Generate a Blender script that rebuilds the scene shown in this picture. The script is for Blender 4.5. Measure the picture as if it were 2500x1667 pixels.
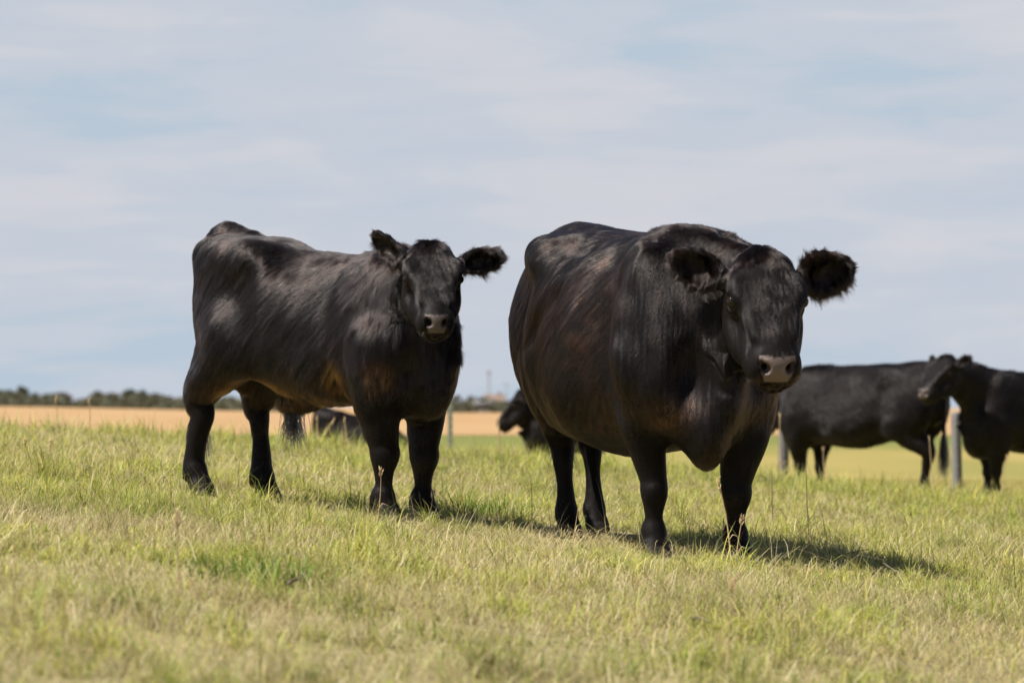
import bpy, math, random
import numpy as np

R = math.radians
sc = bpy.context.scene
for o in list(bpy.data.objects):
    bpy.data.objects.remove(o)
C = sc.collection

# ------------------------------------------------------------------ camera
CAM_Z = 0.6
FOCAL = 140.0
F = FOCAL / 36.0 * 2500.0             # focal length in photo pixels
PITCH = math.atan((995 - 833.5) / F)
cam = bpy.data.cameras.new("camera")
cam.lens = FOCAL; cam.sensor_width = 36.0; cam.sensor_fit = 'HORIZONTAL'
cam.clip_start = 0.1; cam.clip_end = 20000
cam.dof.use_dof = True; cam.dof.focus_distance = 15.9; cam.dof.aperture_fstop = 5.2
cam_o = bpy.data.objects.new("camera", cam); C.objects.link(cam_o)
cam_o.location = (0, 0, CAM_Z); cam_o.rotation_euler = (R(90) + PITCH, 0, 0)
sc.camera = cam_o

# ------------------------------------------------------------------ light
SUN_EL, SUN_AZ = 57.0, -112.0          # azimuth measured from +Y (view direction) towards +X
sd = np.array([math.sin(R(SUN_AZ)) * math.cos(R(SUN_EL)), math.cos(R(SUN_AZ)) * math.cos(R(SUN_EL)), math.sin(R(SUN_EL))])
sun = bpy.data.lights.new("sun", 'SUN'); sun.energy = 5.0; sun.angle = R(0.6); sun.color = (1.0, 0.955, 0.88)
sun_o = bpy.data.objects.new("sun", sun); C.objects.link(sun_o)
from mathutils import Vector, Matrix
sun_o.rotation_euler = Vector(-sd).to_track_quat('-Z', 'Y').to_euler()
sun_o.location = (-20, 0, 30)

world = bpy.data.worlds.new("World"); sc.world = world; world.use_nodes = True

class NT:
    """small helper round a node tree"""
    def __init__(s, tree): s.t = tree
    def n(s, kind, **kw):
        nd = s.t.nodes.new(kind)
        for k, v in kw.items():
            if k.startswith('i_'): nd.inputs[int(k[2:])].default_value = v
            elif k.startswith('I_'): nd.inputs[k[2:].replace('_', ' ')].default_value = v
            else: setattr(nd, k, v)
        return nd
    def l(s, a, b): s.t.links.new(a, b)
    def ramp(s, fac, stops, interp='LINEAR'):
        r = s.n('ShaderNodeValToRGB'); cr = r.color_ramp; cr.interpolation = interp
        while len(cr.elements) > 1: cr.elements.remove(cr.elements[-1])
        cr.elements[0].position = stops[0][0]; cr.elements[0].color = (*stops[0][1], 1)
        for p, c in stops[1:]:
            e = cr.elements.new(p); e.color = (*c, 1)
        s.l(fac, r.inputs[0]); return r.outputs[0]
    def mix(s, fac, a, b, mode='MIX'):
        m = s.n('ShaderNodeMix', data_type='RGBA', blend_type=mode)
        for sock, v in ((m.inputs[0], fac), (m.inputs[6], a), (m.inputs[7], b)):
            if hasattr(v, 'is_linked') or hasattr(v, 'links'): s.l(v, sock)
            elif isinstance(v, (int, float)): sock.default_value = v
            else: sock.default_value = (*v, 1)
        return m.outputs[2]
    def math(s, op, a, b=0.0, clamp=False):
        m = s.n('ShaderNodeMath', operation=op, use_clamp=clamp)
        for sock, v in ((m.inputs[0], a), (m.inputs[1], b)):
            if isinstance(v, (int, float)): sock.default_value = v
            else: s.l(v, sock)
        return m.outputs[0]
    def noise(s, vec, scale, detail=3, rough=0.55, dist=0.0):
        nd = s.n('ShaderNodeTexNoise'); nd.inputs['Scale'].default_value = scale
        nd.inputs['Detail'].default_value = detail; nd.inputs['Roughness'].default_value = rough
        nd.inputs['Distortion'].default_value = dist
        if vec is not None: s.l(vec, nd.inputs['Vector'])
        return nd.outputs['Fac']
    def mapping(s, vec, scale=(1, 1, 1), loc=(0, 0, 0), rot=(0, 0, 0)):
        m = s.n('ShaderNodeMapping'); m.inputs['Scale'].default_value = scale
        m.inputs['Location'].default_value = loc; m.inputs['Rotation'].default_value = rot
        s.l(vec, m.inputs['Vector']); return m.outputs[0]

w = NT(world.node_tree); world.node_tree.nodes.clear()
sky = w.n('ShaderNodeTexSky', sky_type='NISHITA', sun_disc=False, sun_elevation=R(SUN_EL), sun_rotation=R(SUN_AZ))
sky.air_density = 1.0; sky.dust_density = 0.6; sky.ozone_density = 1.4
tc = w.n('ShaderNodeTexCoord')
# soft thin cloud: noise over the sky direction, drawn out along the horizon; only the low sky is bright with it
v1 = w.mapping(tc.outputs['Generated'], (9, 9, 24), (0.24, 0, 0.31), (0, R(5), 0))
n1 = w.noise(v1, 1.0, 3, 0.5, 0.2)
v2 = w.mapping(tc.outputs['Generated'], (16, 16, 95), (1.7, 0, 0.4), (0, R(3), 0))
n2 = w.noise(v2, 1.0, 4, 0.55, 0.35)
v3 = w.mapping(tc.outputs['Generated'], (60, 60, 260), (.3, 0, .8), (0, R(3), 0))
n3 = w.noise(v3, 1.0, 4, 0.6, 0.2)
cf = w.math('ADD', w.math('ADD', w.math('MULTIPLY', n1, 0.65), w.math('MULTIPLY', n2, 0.52)), w.math('MULTIPLY', n3, 0.10))
cover = w.ramp(cf, [(0.50, (0.0,) * 3), (0.62, (0.5,) * 3), (0.78, (1.0,) * 3)], 'EASE')
sep = w.n('ShaderNodeSeparateXYZ'); w.l(tc.outputs['Generated'], sep.inputs[0])
veil = w.ramp(sep.outputs['Z'], [(0.11, (1,) * 3), (0.30, (0,) * 3)])          # the bright veil lies low; overhead is open sky
clouds = w.mix(n2, (6.9, 7.15, 7.95), (7.9, 7.95, 8.55))
low = w.mix(cover, (5.75, 6.85, 8.05), clouds)
skycol = w.mix(veil, sky.outputs[0], low)
bg = w.n('ShaderNodeBackground', I_Strength=0.05)
w.l(skycol, bg.inputs[0])
wo = w.n('ShaderNodeOutputWorld'); w.l(bg.outputs[0], wo.inputs[0])

sc.view_settings.view_transform = 'Standard'; sc.view_settings.look = 'None'
sc.view_settings.exposure = 0.75; sc.view_settings.gamma = 1.0; sc.view_settings.use_curve_mapping = False
sc.cycles.use_denoising = True; sc.cycles.denoiser = "OPENIMAGEDENOISE"; sc.cycles.denoising_prefilter = "ACCURATE"; sc.cycles.denoising_input_passes = "RGB_ALBEDO_NORMAL"
sc.cycles.max_bounces = 6; sc.cycles.diffuse_bounces = 2; sc.cycles.glossy_bounces = 2
sc.cycles.transmission_bounces = 3; sc.cycles.transparent_max_bounces = 6
sc.cycles.caustics_reflective = False; sc.cycles.caustics_refractive = False
sc.cycles_curves.shape = 'RIBBONS'

# ------------------------------------------------------------------ helpers
rng = np.random.default_rng(11)
random.seed(5)

def U(px, py, d):
    """photo pixel + depth -> world point"""
    a = (px - 1250) / F * d; b = (833.5 - py) / F * d
    cp, sp = math.cos(PITCH), math.sin(PITCH)
    return np.array([a, d * cp - b * sp, CAM_Z + d * sp + b * cp])

def PROJ(p):
    p = np.asarray(p, float) - np.array([0, 0, CAM_Z])
    cp, sp = math.cos(PITCH), math.sin(PITCH)
    d = p[1] * cp + p[2] * sp; u = -p[1] * sp + p[2] * cp
    return 1250 + p[0] / d * F, 833.5 - u / d * F, d

def tag(o, label=None, cat=None, group=None, kind=None):
    if label: o['label'] = label
    if cat: o['category'] = cat
    if group: o['group'] = group
    if kind: o['kind'] = kind
    return o

def empty(name, loc, rz=0.0):
    o = bpy.data.objects.new(name, None); C.objects.link(o)
    o.location = loc; o.rotation_euler = (0, 0, rz); o.empty_display_size = 0.1
    return o

def mesh_obj(name, V, Fc, mat, parent=None, smooth=True, colors=None, attr='tint'):
    """V (n,3); Fc list of arrays of equal-size faces"""
    me = bpy.data.meshes.new(name)
    V = np.ascontiguousarray(V, dtype=np.float32)
    Fs = [np.asarray(f, dtype=np.int32) for f in (Fc if isinstance(Fc, list) else [Fc]) if len(f)]
    me.vertices.add(len(V)); me.vertices.foreach_set('co', V.ravel())
    nl = sum(f.size for f in Fs); me.loops.add(nl)
    me.loops.foreach_set('vertex_index', np.concatenate([f.ravel() for f in Fs]))
    tot = np.concatenate([np.full(len(f), f.shape[1], np.int32) for f in Fs])
    st = np.concatenate([[0], np.cumsum(tot)[:-1]]).astype(np.int32)
    me.polygons.add(len(tot)); me.polygons.foreach_set('loop_start', st)
    me.polygons.foreach_set('loop_total', tot)
    me.polygons.foreach_set('use_smooth', np.full(len(tot), smooth))
    if colors is not None:
        a = me.attributes.new(attr, 'FLOAT_COLOR', 'POINT')
        c4 = np.ones((len(V), 4), np.float32); c4[:, :3] = colors
        a.data.foreach_set('color', c4.ravel())
    me.update(calc_edges=True); me.validate()
    if mat: me.materials.append(mat)
    o = bpy.data.objects.new(name, me); C.objects.link(o)
    if parent: o.parent = parent
    return o

class MB:
    """collects simple solids into one mesh"""
    def __init__(s): s.v = []; s.f3 = []; s.f4 = []; s.n = 0
    def add(s, V, f3=(), f4=()):
        s.v.append(np.asarray(V, float))
        if len(f3): s.f3.append(np.asarray(f3) + s.n)
        if len(f4): s.f4.append(np.asarray(f4) + s.n)
        s.n += len(V)
    def box(s, lo, hi):
        x0, y0, z0 = lo; x1, y1, z1 = hi
        V = [(x0,y0,z0),(x1,y0,z0),(x1,y1,z0),(x0,y1,z0),(x0,y0,z1),(x1,y0,z1),(x1,y1,z1),(x0,y1,z1)]
        s.add(V, f4=[(3,2,1,0),(4,5,6,7),(0,1,5,4),(1,2,6,5),(2,3,7,6),(3,0,4,7)])
    def tube(s, pts, rad, n=8, cap=True):
        pts = np.asarray(pts, float); rad = np.broadcast_to(np.asarray(rad, float), (len(pts),))
        V = []
        for i, p in enumerate(pts):
            t = pts[min(i + 1, len(pts) - 1)] - pts[max(i - 1, 0)]; t /= np.linalg.norm(t) + 1e-9
            a = np.cross(t, (0.0, 1.0, 0.02)); 
            if np.linalg.norm(a) < 1e-3: a = np.cross(t, (1.0, 0, 0))
            a /= np.linalg.norm(a); b = np.cross(t, a)
            for k in range(n):
                q = 2 * math.pi * k / n
                V.append(p + rad[i] * (math.cos(q) * a + math.sin(q) * b))
        f4 = [(i * n + k, i * n + (k + 1) % n, (i + 1) * n + (k + 1) % n, (i + 1) * n + k) for i in range(len(pts) - 1) for k in range(n)]
        f3 = []
        if cap:
            V.append(pts[0]); V.append(pts[-1]); c0 = len(V) - 2; c1 = len(V) - 1; m = (len(pts) - 1) * n
            for k in range(n):
                f3.append((c0, (k + 1) % n, k)); f3.append((c1, m + k, m + (k + 1) % n))
        s.add(V, f3, f4)
    def build(s, name, mat, parent=None, smooth=False):
        fs = []
        if s.f3: fs.append(np.concatenate(s.f3))
        if s.f4: fs.append(np.concatenate(s.f4))
        return mesh_obj(name, np.concatenate(s.v), fs, mat, parent, smooth)

_wk = np.random.default_rng(3)
class SNoise:
    """smooth coherent noise as a sum of sines (vectorised)"""
    def __init__(s, wavelength, n=10, seed=0):
        g = np.random.default_rng(seed)
        d = g.normal(size=(n, 3)); d /= np.linalg.norm(d, axis=1)[:, None]
        s.k = d * (2 * math.pi / (wavelength * g.uniform(0.6, 1.7, n)))[:, None]
        s.p = g.uniform(0, 6.283, n); s.a = 1.0 / math.sqrt(n) * 1.2
    def __call__(s, P):
        r = 0
        for k, p in zip(s.k, s.p):
            r = r + np.sin(P[..., 0] * k[0] + P[..., 1] * k[1] + P[..., 2] * k[2] + p)
        return r * s.a

def sstep(a, b, x):
    t = np.clip((x - a) / (b - a), 0, 1); return t * t * (3 - 2 * t)

# ------------------------------------------------------------------ materials
def new_mat(name):
    m = bpy.data.materials.new(name); m.use_nodes = True
    t = NT(m.node_tree); m.node_tree.nodes.clear()
    out = t.n('ShaderNodeOutputMaterial')
    return m, t, out

def principled(name, col, rough=0.7, noise_scale=None, col2=None, bump=0.0, spec=0.5, metallic=0.0, stretch=(1,1,1)):
    m, t, out = new_mat(name)
    b = t.n('ShaderNodeBsdfPrincipled'); b.inputs['Roughness'].default_value = rough
    b.inputs['Specular IOR Level'].default_value = spec; b.inputs['Metallic'].default_value = metallic
    if noise_scale:
        tc = t.n('ShaderNodeTexCoord'); v = t.mapping(tc.outputs['Object'], stretch)
        f = t.noise(v, noise_scale, 6, 0.6)
        c = t.ramp(f, [(0.35, col), (0.65, col2 or tuple(x * 0.6 for x in col))])
        t.l(c, b.inputs['Base Color'])
        if bump:
            bp = t.n('ShaderNodeBump'); bp.inputs['Strength'].default_value = bump; bp.inputs['Distance'].default_value = 0.01
            t.l(f, bp.inputs['Height']); t.l(bp.outputs[0], b.inputs['Normal'])
    else:
        b.inputs['Base Color'].default_value = (*col, 1)
    t.l(b.outputs[0], out.inputs[0])
    return m

# hide: attribute tint colours, nose pad is glossier (alpha-free: uses 'wet')
m_hide, t, out = new_mat('hide')
b = t.n('ShaderNodeBsdfPrincipled')
at = t.n('ShaderNodeAttribute', attribute_name='tint')
wt = t.n('ShaderNodeAttribute', attribute_name='wet')
tco = t.n('ShaderNodeTexCoord')
sp = t.n('ShaderNodeTexVoronoi'); sp.inputs['Scale'].default_value = 260; t.l(tco.outputs['Object'], sp.inputs['Vector'])
t.l(t.mix(t.math('MULTIPLY', wt.outputs['Fac'], 0.35), at.outputs['Color'], t.mix(sp.outputs['Distance'], (0.25,) * 3, (1.4,) * 3), 'MULTIPLY'), b.inputs['Base Color'])
t.l(t.math('SUBTRACT', 0.50, t.math('MULTIPLY', wt.outputs['Fac'], 0.17)), b.inputs['Roughness'])
t.l(t.math('ADD', 0.07, t.math('MULTIPLY', wt.outputs['Fac'], 0.43)), b.inputs['Specular IOR Level'])
bp = t.n('ShaderNodeBump'); bp.inputs['Distance'].default_value = 0.002
t.l(wt.outputs['Fac'], bp.inputs['Strength']); t.l(sp.outputs['Distance'], bp.inputs['Height']); t.l(bp.outputs[0], b.inputs['Normal'])
t.l(b.outputs[0], out.inputs[0])

m_fur, t, out = new_mat('fur')
hb = t.n('ShaderNodeBsdfHairPrincipled')
hb.parametrization = 'COLOR'
at = t.n('ShaderNodeAttribute', attribute_name='tint')
t.l(at.outputs['Color'], hb.inputs['Color'])
hb.inputs['Roughness'].default_value = 0.24; hb.inputs['Radial Roughness'].default_value = 0.45
hb.inputs['Coat'].default_value = 0.0; hb.inputs['IOR'].default_value = 1.44
t.l(hb.outputs[0], out.inputs[0])

m_furfar = m_fur.copy(); m_furfar.name = 'fur_far'
[n_ for n_ in m_furfar.node_tree.nodes if n_.type == 'BSDF_HAIR_PRINCIPLED'][0].inputs['IOR'].default_value = 1.36
m_eye = principled('eye_dark', (0.010, 0.006, 0.004), 0.10, spec=0.35)
m_farcoat, t, out = new_mat('far_coat')
b = t.n('ShaderNodeBsdfPrincipled'); at = t.n('ShaderNodeAttribute', attribute_name='tint'); tco = t.n('ShaderNodeTexCoord')
nz = t.noise(tco.outputs['Object'], 7, 4, .6)
t.l(t.mix(nz, at.outputs['Color'], t.mix(1.0, at.outputs['Color'], (1.9, 1.35, 1.2), 'MULTIPLY')), b.inputs['Base Color'])
b.inputs['Roughness'].default_value = .55; b.inputs['Specular IOR Level'].default_value = .28
b.inputs['Sheen Weight'].default_value = .02; b.inputs['Sheen Roughness'].default_value = .4
bp = t.n('ShaderNodeBump', I_Strength=.6, I_Distance=.01); t.l(t.noise(t.mapping(tco.outputs['Object'], (1, 1, .35)), 60, 4, .6), bp.inputs['Height']); t.l(bp.outputs[0], b.inputs['Normal'])
t.l(b.outputs[0], out.inputs[0])
m_bgcoat = principled('dark_coat', (0.016, 0.0125, 0.012), 0.55, 9.0, (0.026, 0.019, 0.0175), 0.3, spec=0.5)
m_horn = principled('hoof_horn', (0.03, 0.026, 0.024), 0.55, 30, (0.05, 0.042, 0.036))

# ------------------------------------------------------------------ ground height
_gp = []
def _g(x, y, z): _gp.append((x, y, z))
for px, py, d in ((1603,1362,15.98),(1797,1369,16.0),(1396,1311,17.1),(1460,1300,17.5),
                  (942,1273,17.1),(1040,1275,17.3),(472,1205,17.85),(640,1222,17.85)):
    q = U(px, py, d); _g(*q)
for x, z in ((-7.0,.50),(-3.8,.40),(-2,.315),(0,.19),(1.5,.07),(2.9,-.06),(5,-.22),(8,-.4)): _g(x, 29, z)
for x, z in ((-2.6,.36),(-0.3,.16),(1.3,.0),(2.2,-.08)): _g(x, 21.5, z)
for x, z in ((-2.2,.12),(-1.1,.04),(0,-.06),(1.1,-.16),(2.2,-.25)): _g(x, 9.0, z)
for x, z in ((-1.6,.16),(0,.015),(1.5,-.125)): _g(x, 12.0, z)
for x, z in ((-6,.15),(-3,0.),(0,-.3),(3,-.5),(6,-.6)): _g(x, 0, z)
for x, z in ((-9,.1),(-4,-.03),(0,-.16),(3.7,-.285),(5.2,-.33),(9,-.5)): _g(x, 40, z)
for x, z in ((-12,-.2),(-4,-.35),(1,-.42),(6,-.55),(12,-.65)): _g(x, 50, z)
_gp = np.array(_gp)
def _tps(r2): return 0.5 * r2 * np.log(r2 + 1e-9)
_n = len(_gp)
_A = np.zeros((_n + 3, _n + 3)); _sc = np.array([1.0, 0.45])
_X = _gp[:, :2] * _sc
_A[:_n, :_n] = _tps(((_X[:, None] - _X[None]) ** 2).sum(-1)) + np.eye(_n) * 0.02
_A[:_n, _n] = 1; _A[:_n, _n + 1:] = _X; _A[_n:, :_n] = _A[:_n, _n:].T
_W = np.linalg.solve(_A, np.concatenate([_gp[:, 2], np.zeros(3)]))
def gz(x, y):
    x = np.asarray(x, float); y = np.asarray(y, float)
    xs = np.clip(x, -14, 14) * _sc[0]; ys = np.clip(y, -4, 56) * _sc[1]
    z = _W[_n] + _W[_n + 1] * xs + _W[_n + 2] * ys
    for i in range(_n):
        z = z + _W[i] * _tps((xs - _X[i, 0]) ** 2 + (ys - _X[i, 1]) ** 2)
    # far country: nearly level, a touch higher to the left
    far = -0.8 + 2.1 * sstep(-30, -170, x) * sstep(300, 1200, y)
    t = sstep(46, 90, y)
    z = z * (1 - t) + far * t
    lat = sstep(10, 40, np.abs(x)) * (1 - sstep(60, 120, y))
    return z * (1 - lat) + (far * .6) * lat
def gz1(x, y): return float(gz(np.array([x]), np.array([y]))[0])

# ------------------------------------------------------------------ ground sheets
def grid_sheet(name, xs, ys, mat, dz=0.0):
    Xg, Yg = np.meshgrid(xs, ys)
    Z = gz(Xg.ravel(), Yg.ravel()) + dz
    V = np.stack([Xg.ravel(), Yg.ravel(), Z], 1)
    nx = len(xs); i = np.arange(len(xs) - 1); j = np.arange(len(ys) - 1)
    I, J = np.meshgrid(i, j); a = (J * nx + I).ravel()
    return mesh_obj(name, V, np.stack([a, a + 1, a + nx + 1, a + nx], 1), mat)

m_ground, t, out = new_mat('pasture_soil')
tco = t.n('ShaderNodeTexCoord'); P = tco.outputs['Object']
geo = t.n('ShaderNodeSeparateXYZ'); t.l(P, geo.inputs[0])
nA = t.noise(t.mapping(P, (1, .5, 1)), 0.9, 4, .6); nB = t.noise(P, 14, 5, .65); nC = t.noise(t.mapping(P, (1, .18, 1)), 0.22, 5, .6)
near = t.mix(t.ramp(nB, [(.35, (0,) * 3), (.65, (1,) * 3)]), (0.17, 0.145, 0.065), (0.30, 0.25, 0.13))
farc = t.mix(t.ramp(nC, [(.35, (0,) * 3), (.62, (1,) * 3)]), (0.22, 0.195, 0.055), (0.31, 0.235, 0.08))
farc = t.mix(t.math('MULTIPLY', t.ramp(nB, [(.4, (0,) * 3), (.7, (1,) * 3)]), .35), farc, (0.17, 0.18, 0.05))
# a greener strip along the far boundary of the pasture
strip = t.math('MULTIPLY', t.ramp(t.math('DIVIDE', geo.outputs['Y'], 240.0), [(.52, (0,) * 3), (.66, (1,) * 3)]), .8)
farc = t.mix(strip, farc, (0.12, 0.145, 0.035))
m_y = t.ramp(t.math('DIVIDE', geo.outputs['Y'], 60.0), [(.45, (0,) * 3), (.62, (1,) * 3)])
col = t.mix(m_y, near, farc)
b = t.n('ShaderNodeBsdfPrincipled', I_Roughness=0.95); b.inputs['Specular IOR Level'].default_value = 0.1
t.l(col, b.inputs['Base Color']); t.l(b.outputs[0], out.inputs[0])
ys = np.concatenate([np.arange(-6, 60, .5), np.linspace(60, 205, 40)])
xs = np.concatenate([np.linspace(-220, -16, 24), np.arange(-15.5, 15.6, .5), np.linspace(16, 220, 24)])
tag(grid_sheet('pasture', xs, ys, m_ground), kind='structure')

m_stub, t, out = new_mat('stubble')
tco = t.n('ShaderNodeTexCoord'); P = tco.outputs['Object']
nA = t.noise(t.mapping(P, (.06, .012, 1)), 1.0, 5, .6); nB = t.noise(t.mapping(P, (.5, .05, 1)), 1.0, 4, .6)
col = t.mix(t.ramp(nA, [(.35, (0,) * 3), (.65, (1,) * 3)]), (0.35, 0.215, 0.105), (0.40, 0.26, 0.135))
col = t.mix(t.math('MULTIPLY', nB, .25), col, (0.29, 0.185, 0.09))
b = t.n('ShaderNodeBsdfPrincipled', I_Roughness=0.95); b.inputs['Specular IOR Level'].default_value = 0.05
t.l(col, b.inputs['Base Color']); t.l(b.outputs[0], out.inputs[0])
ys = np.concatenate([np.linspace(200, 1300, 60), np.geomspace(1350, 9000, 14)])
xs = np.concatenate([-np.geomspace(8000, 420, 12), np.linspace(-400, 400, 60), np.geomspace(420, 8000, 12)])
tag(grid_sheet('stubble_field', xs, ys, m_stub, 0.03), kind='structure')

# ------------------------------------------------------------------ implicit modelling (cattle)
class Field:
    def __init__(s, lo, hi, h):
        s.lo = np.array(lo, np.float32); s.h = h
        s.n = np.ceil((np.array(hi) - np.array(lo)) / h).astype(int) + 1
        s.F = np.full(s.n, 1.0, np.float32)
        s.ax = [(s.lo[i] + h * np.arange(s.n[i])).astype(np.float32) for i in range(3)]
    def sub(s, lo, hi, pad):
        a = np.maximum(np.floor((np.array(lo) - pad - s.lo) / s.h).astype(int), 0)
        b_ = np.minimum(np.ceil((np.array(hi) + pad - s.lo) / s.h).astype(int) + 1, s.n)
        if np.any(b_ <= a): return None
        return tuple(slice(i, j) for i, j in zip(a, b_))
    def put(s, fn, lo, hi, k=0.02, op='+'):
        r = s.sub(lo, hi, k + 3 * s.h)
        if r is None: return
        X = s.ax[0][r[0]][:, None, None]; Y = s.ax[1][r[1]][None, :, None]; Z = s.ax[2][r[2]][None, None, :]
        d = fn(X, Y, Z).astype(np.float32); f = s.F[r]
        if op == '-': d = -d; hh = np.maximum(k - np.abs(f - d), 0) / k; s.F[r] = np.maximum(f, d) + hh * hh * k * .25
        else: hh = np.maximum(k - np.abs(f - d), 0) / k; s.F[r] = np.minimum(f, d) - hh * hh * k * .25
    def cone(s, a, b_, ra, rb, k=0.02, op='+', sy=1.0):
        a = np.array(a, np.float32); b_ = np.array(b_, np.float32); ba = b_ - a; L2 = float(ba @ ba) + 1e-9; m = max(ra, rb)
        def fn(X, Y, Z):
            t = np.clip(((X - a[0]) * ba[0] + (Y - a[1]) * ba[1] + (Z - a[2]) * ba[2]) / L2, 0, 1)
            return np.sqrt((X - a[0] - t * ba[0]) ** 2 + ((Y - a[1] - t * ba[1]) * sy) ** 2 + (Z - a[2] - t * ba[2]) ** 2) - (ra + (rb - ra) * t)
        s.put(fn, np.minimum(a, b_) - m, np.maximum(a, b_) + m, k, op)
    def chain(s, pts, k=0.02, op='+', sub=4, sy=1.0):
        """smooth tube through (x,y,z,r) points"""
        P_ = np.array(pts, float); Q = [P_[0]]
        for i in range(len(P_) - 1):
            p0 = P_[max(i - 1, 0)]; p1 = P_[i]; p2 = P_[i + 1]; p3 = P_[min(i + 2, len(P_) - 1)]
            for q in range(1, sub + 1):
                t = q / sub
                Q.append(.5 * ((2 * p1) + (-p0 + p2) * t + (2 * p0 - 5 * p1 + 4 * p2 - p3) * t * t + (-p0 + 3 * p1 - 3 * p2 + p3) * t ** 3))
        # evaluate the whole chain as one primitive
        Q = np.array(Q, np.float32); m = Q[:, 3].max()
        def fn(X, Y, Z):
            best = None
            for a, b_ in zip(Q[:-1], Q[1:]):
                ba = b_ - a; L2 = float(ba[:3] @ ba[:3]) + 1e-9
                t = np.clip(((X - a[0]) * ba[0] + (Y - a[1]) * ba[1] + (Z - a[2]) * ba[2]) / L2, 0, 1)
                d = np.sqrt((X - a[0] - t * ba[0]) ** 2 + ((Y - a[1] - t * ba[1]) * sy) ** 2 + (Z - a[2] - t * ba[2]) ** 2) - (a[3] + t * ba[3])
                best = d if best is None else np.minimum(best, d)
            return best
        s.put(fn, Q[:, :3].min(0) - m, Q[:, :3].max(0) + m, k, op)
    def ell(s, c, r, rot=None, k=0.03, op='+'):
        c = np.array(c, np.float32); r = np.array(r, np.float32)
        M = np.eye(3) if rot is None else np.array(rot, float)       # columns: local axes
        ext = np.abs(M) @ r if rot is not None else r
        iv = 1.0 / r
        def fn(X, Y, Z):
            dx, dy, dz = X - c[0], Y - c[1], Z - c[2]
            q = [(dx * M[0, i] + dy * M[1, i] + dz * M[2, i]) * iv[i] for i in range(3)]
            k0 = np.sqrt(q[0] ** 2 + q[1] ** 2 + q[2] ** 2)
            k1 = np.sqrt((q[0] * iv[0]) ** 2 + (q[1] * iv[1]) ** 2 + (q[2] * iv[2]) ** 2) + 1e-6
            return k0 * (k0 - 1) / k1
        s.put(fn, c - ext, c + ext, k, op)
    def loft(s, st, p=2.3, k=0.05, o=(0, 0, 0), M=None, op='+'):
        """cross-sections along local x: rows (x, top, bottom, halfwidth, z of widest)"""
        st = np.array(st, float); x = st[:, 0]
        xf = np.linspace(x[0], x[-1], 240)
        tab = []
        for c in range(1, 5):
            y = st[:, c]; m = np.gradient(y, x)
            i = np.clip(np.searchsorted(x, xf, side='right') - 1, 0, len(x) - 2)
            hh = x[i + 1] - x[i]; t = (xf - x[i]) / hh
            tab.append((2*t**3-3*t**2+1)*y[i] + (t**3-2*t**2+t)*hh*m[i] + (-2*t**3+3*t**2)*y[i+1] + (t**3-t**2)*hh*m[i+1])
        o_ = np.array(o, np.float32)
        def fn(X, Y, Z):
            if M is None: lx, ly, lz = X - o_[0], Y - o_[1], Z - o_[2]
            else:
                dx, dy, dz = X - o_[0], Y - o_[1], Z - o_[2]
                lx, ly, lz = [dx * M[0][i] + dy * M[1][i] + dz * M[2][i] for i in range(3)]
            T, B, W, ZW = [np.interp(lx, xf, c).astype(np.float32) for c in tab]
            W = np.maximum(W, 1e-3)
            dz_ = lz - ZW; H = np.where(dz_ > 0, np.maximum(T - ZW, 1e-3), np.maximum(ZW - B, 1e-3))
            u = np.abs(ly) / W; v = np.abs(dz_) / H
            r = (u ** p + v ** p) ** (1 / p) + 1e-6
            q = np.sqrt(ly ** 2 + dz_ ** 2)
            d = q * (1 - 1 / r)
            d = np.where(r < 0.05, -np.minimum(W, H), d)
            ov = np.maximum(np.maximum(xf[0] - lx, lx - xf[-1]), 0)
            return np.sqrt(np.maximum(d, 0) ** 2 + ov ** 2) + np.minimum(d, 0)
        lo_l = np.array([x[0], -st[:, 3].max(), st[:, 2].min()]); hi_l = np.array([x[-1], st[:, 3].max(), st[:, 1].max()])
        if M is None: lo, hi = lo_l + o_, hi_l + o_
        else:
            cs = np.array([[a, b_, c] for a in (lo_l[0], hi_l[0]) for b_ in (lo_l[1], hi_l[1]) for c in (lo_l[2], hi_l[2])])
            Wc = cs @ np.array(M).T + o_; lo, hi = Wc.min(0), Wc.max(0)
        s.put(fn, lo, hi, k, op)
    def mesh(s, smooth=2):
        Fv = s.F; ins = Fv < 0; n = s.n; cid = lambda i, j, k: (i * n[1] + j) * n[2] + k
        acc_i, acc_p, quads = [], [], []
        for ax in range(3):
            sl0 = [slice(None)] * 3; sl1 = [slice(None)] * 3; sl0[ax] = slice(0, -1); sl1[ax] = slice(1, None)
            cr = ins[tuple(sl0)] != ins[tuple(sl1)]
            idx = np.argwhere(cr); i, j, k = idx.T
            f0 = Fv[i, j, k]; e = [0, 0, 0]; e[ax] = 1
            f1 = Fv[i + e[0], j + e[1], k + e[2]]
            t = f0 / (f0 - f1 + 1e-12)
            p = idx.astype(np.float32); p[:, ax] += t
            o1, o2 = [(1, 2), (2, 0), (0, 1)][ax]
            def sh(a, b_):
                q = idx.copy(); q[:, o1] -= a; q[:, o2] -= b_; return cid(q[:, 0], q[:, 1], q[:, 2])
            qd = np.stack([sh(1, 1), sh(0, 1), sh(0, 0), sh(1, 0)], 1)
            flip = ~ins[i, j, k]
            qd[flip] = qd[flip][:, ::-1]
            quads.append(qd)
            for c in range(4): acc_i.append(qd[:, c]); acc_p.append(p if True else None)
            # flipped quads: positions are the same edge point for all four cells, so order does not matter
        ids = np.concatenate(acc_i); pp = np.concatenate(acc_p)
        un, inv = np.unique(ids, return_inverse=True)
        cnt = np.bincount(inv).astype(np.float32)
        V = np.stack([np.bincount(inv, pp[:, c]) / cnt for c in range(3)], 1)
        V = V * s.h + s.lo
        Q = np.searchsorted(un, np.concatenate(quads)).astype(np.int32)
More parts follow.
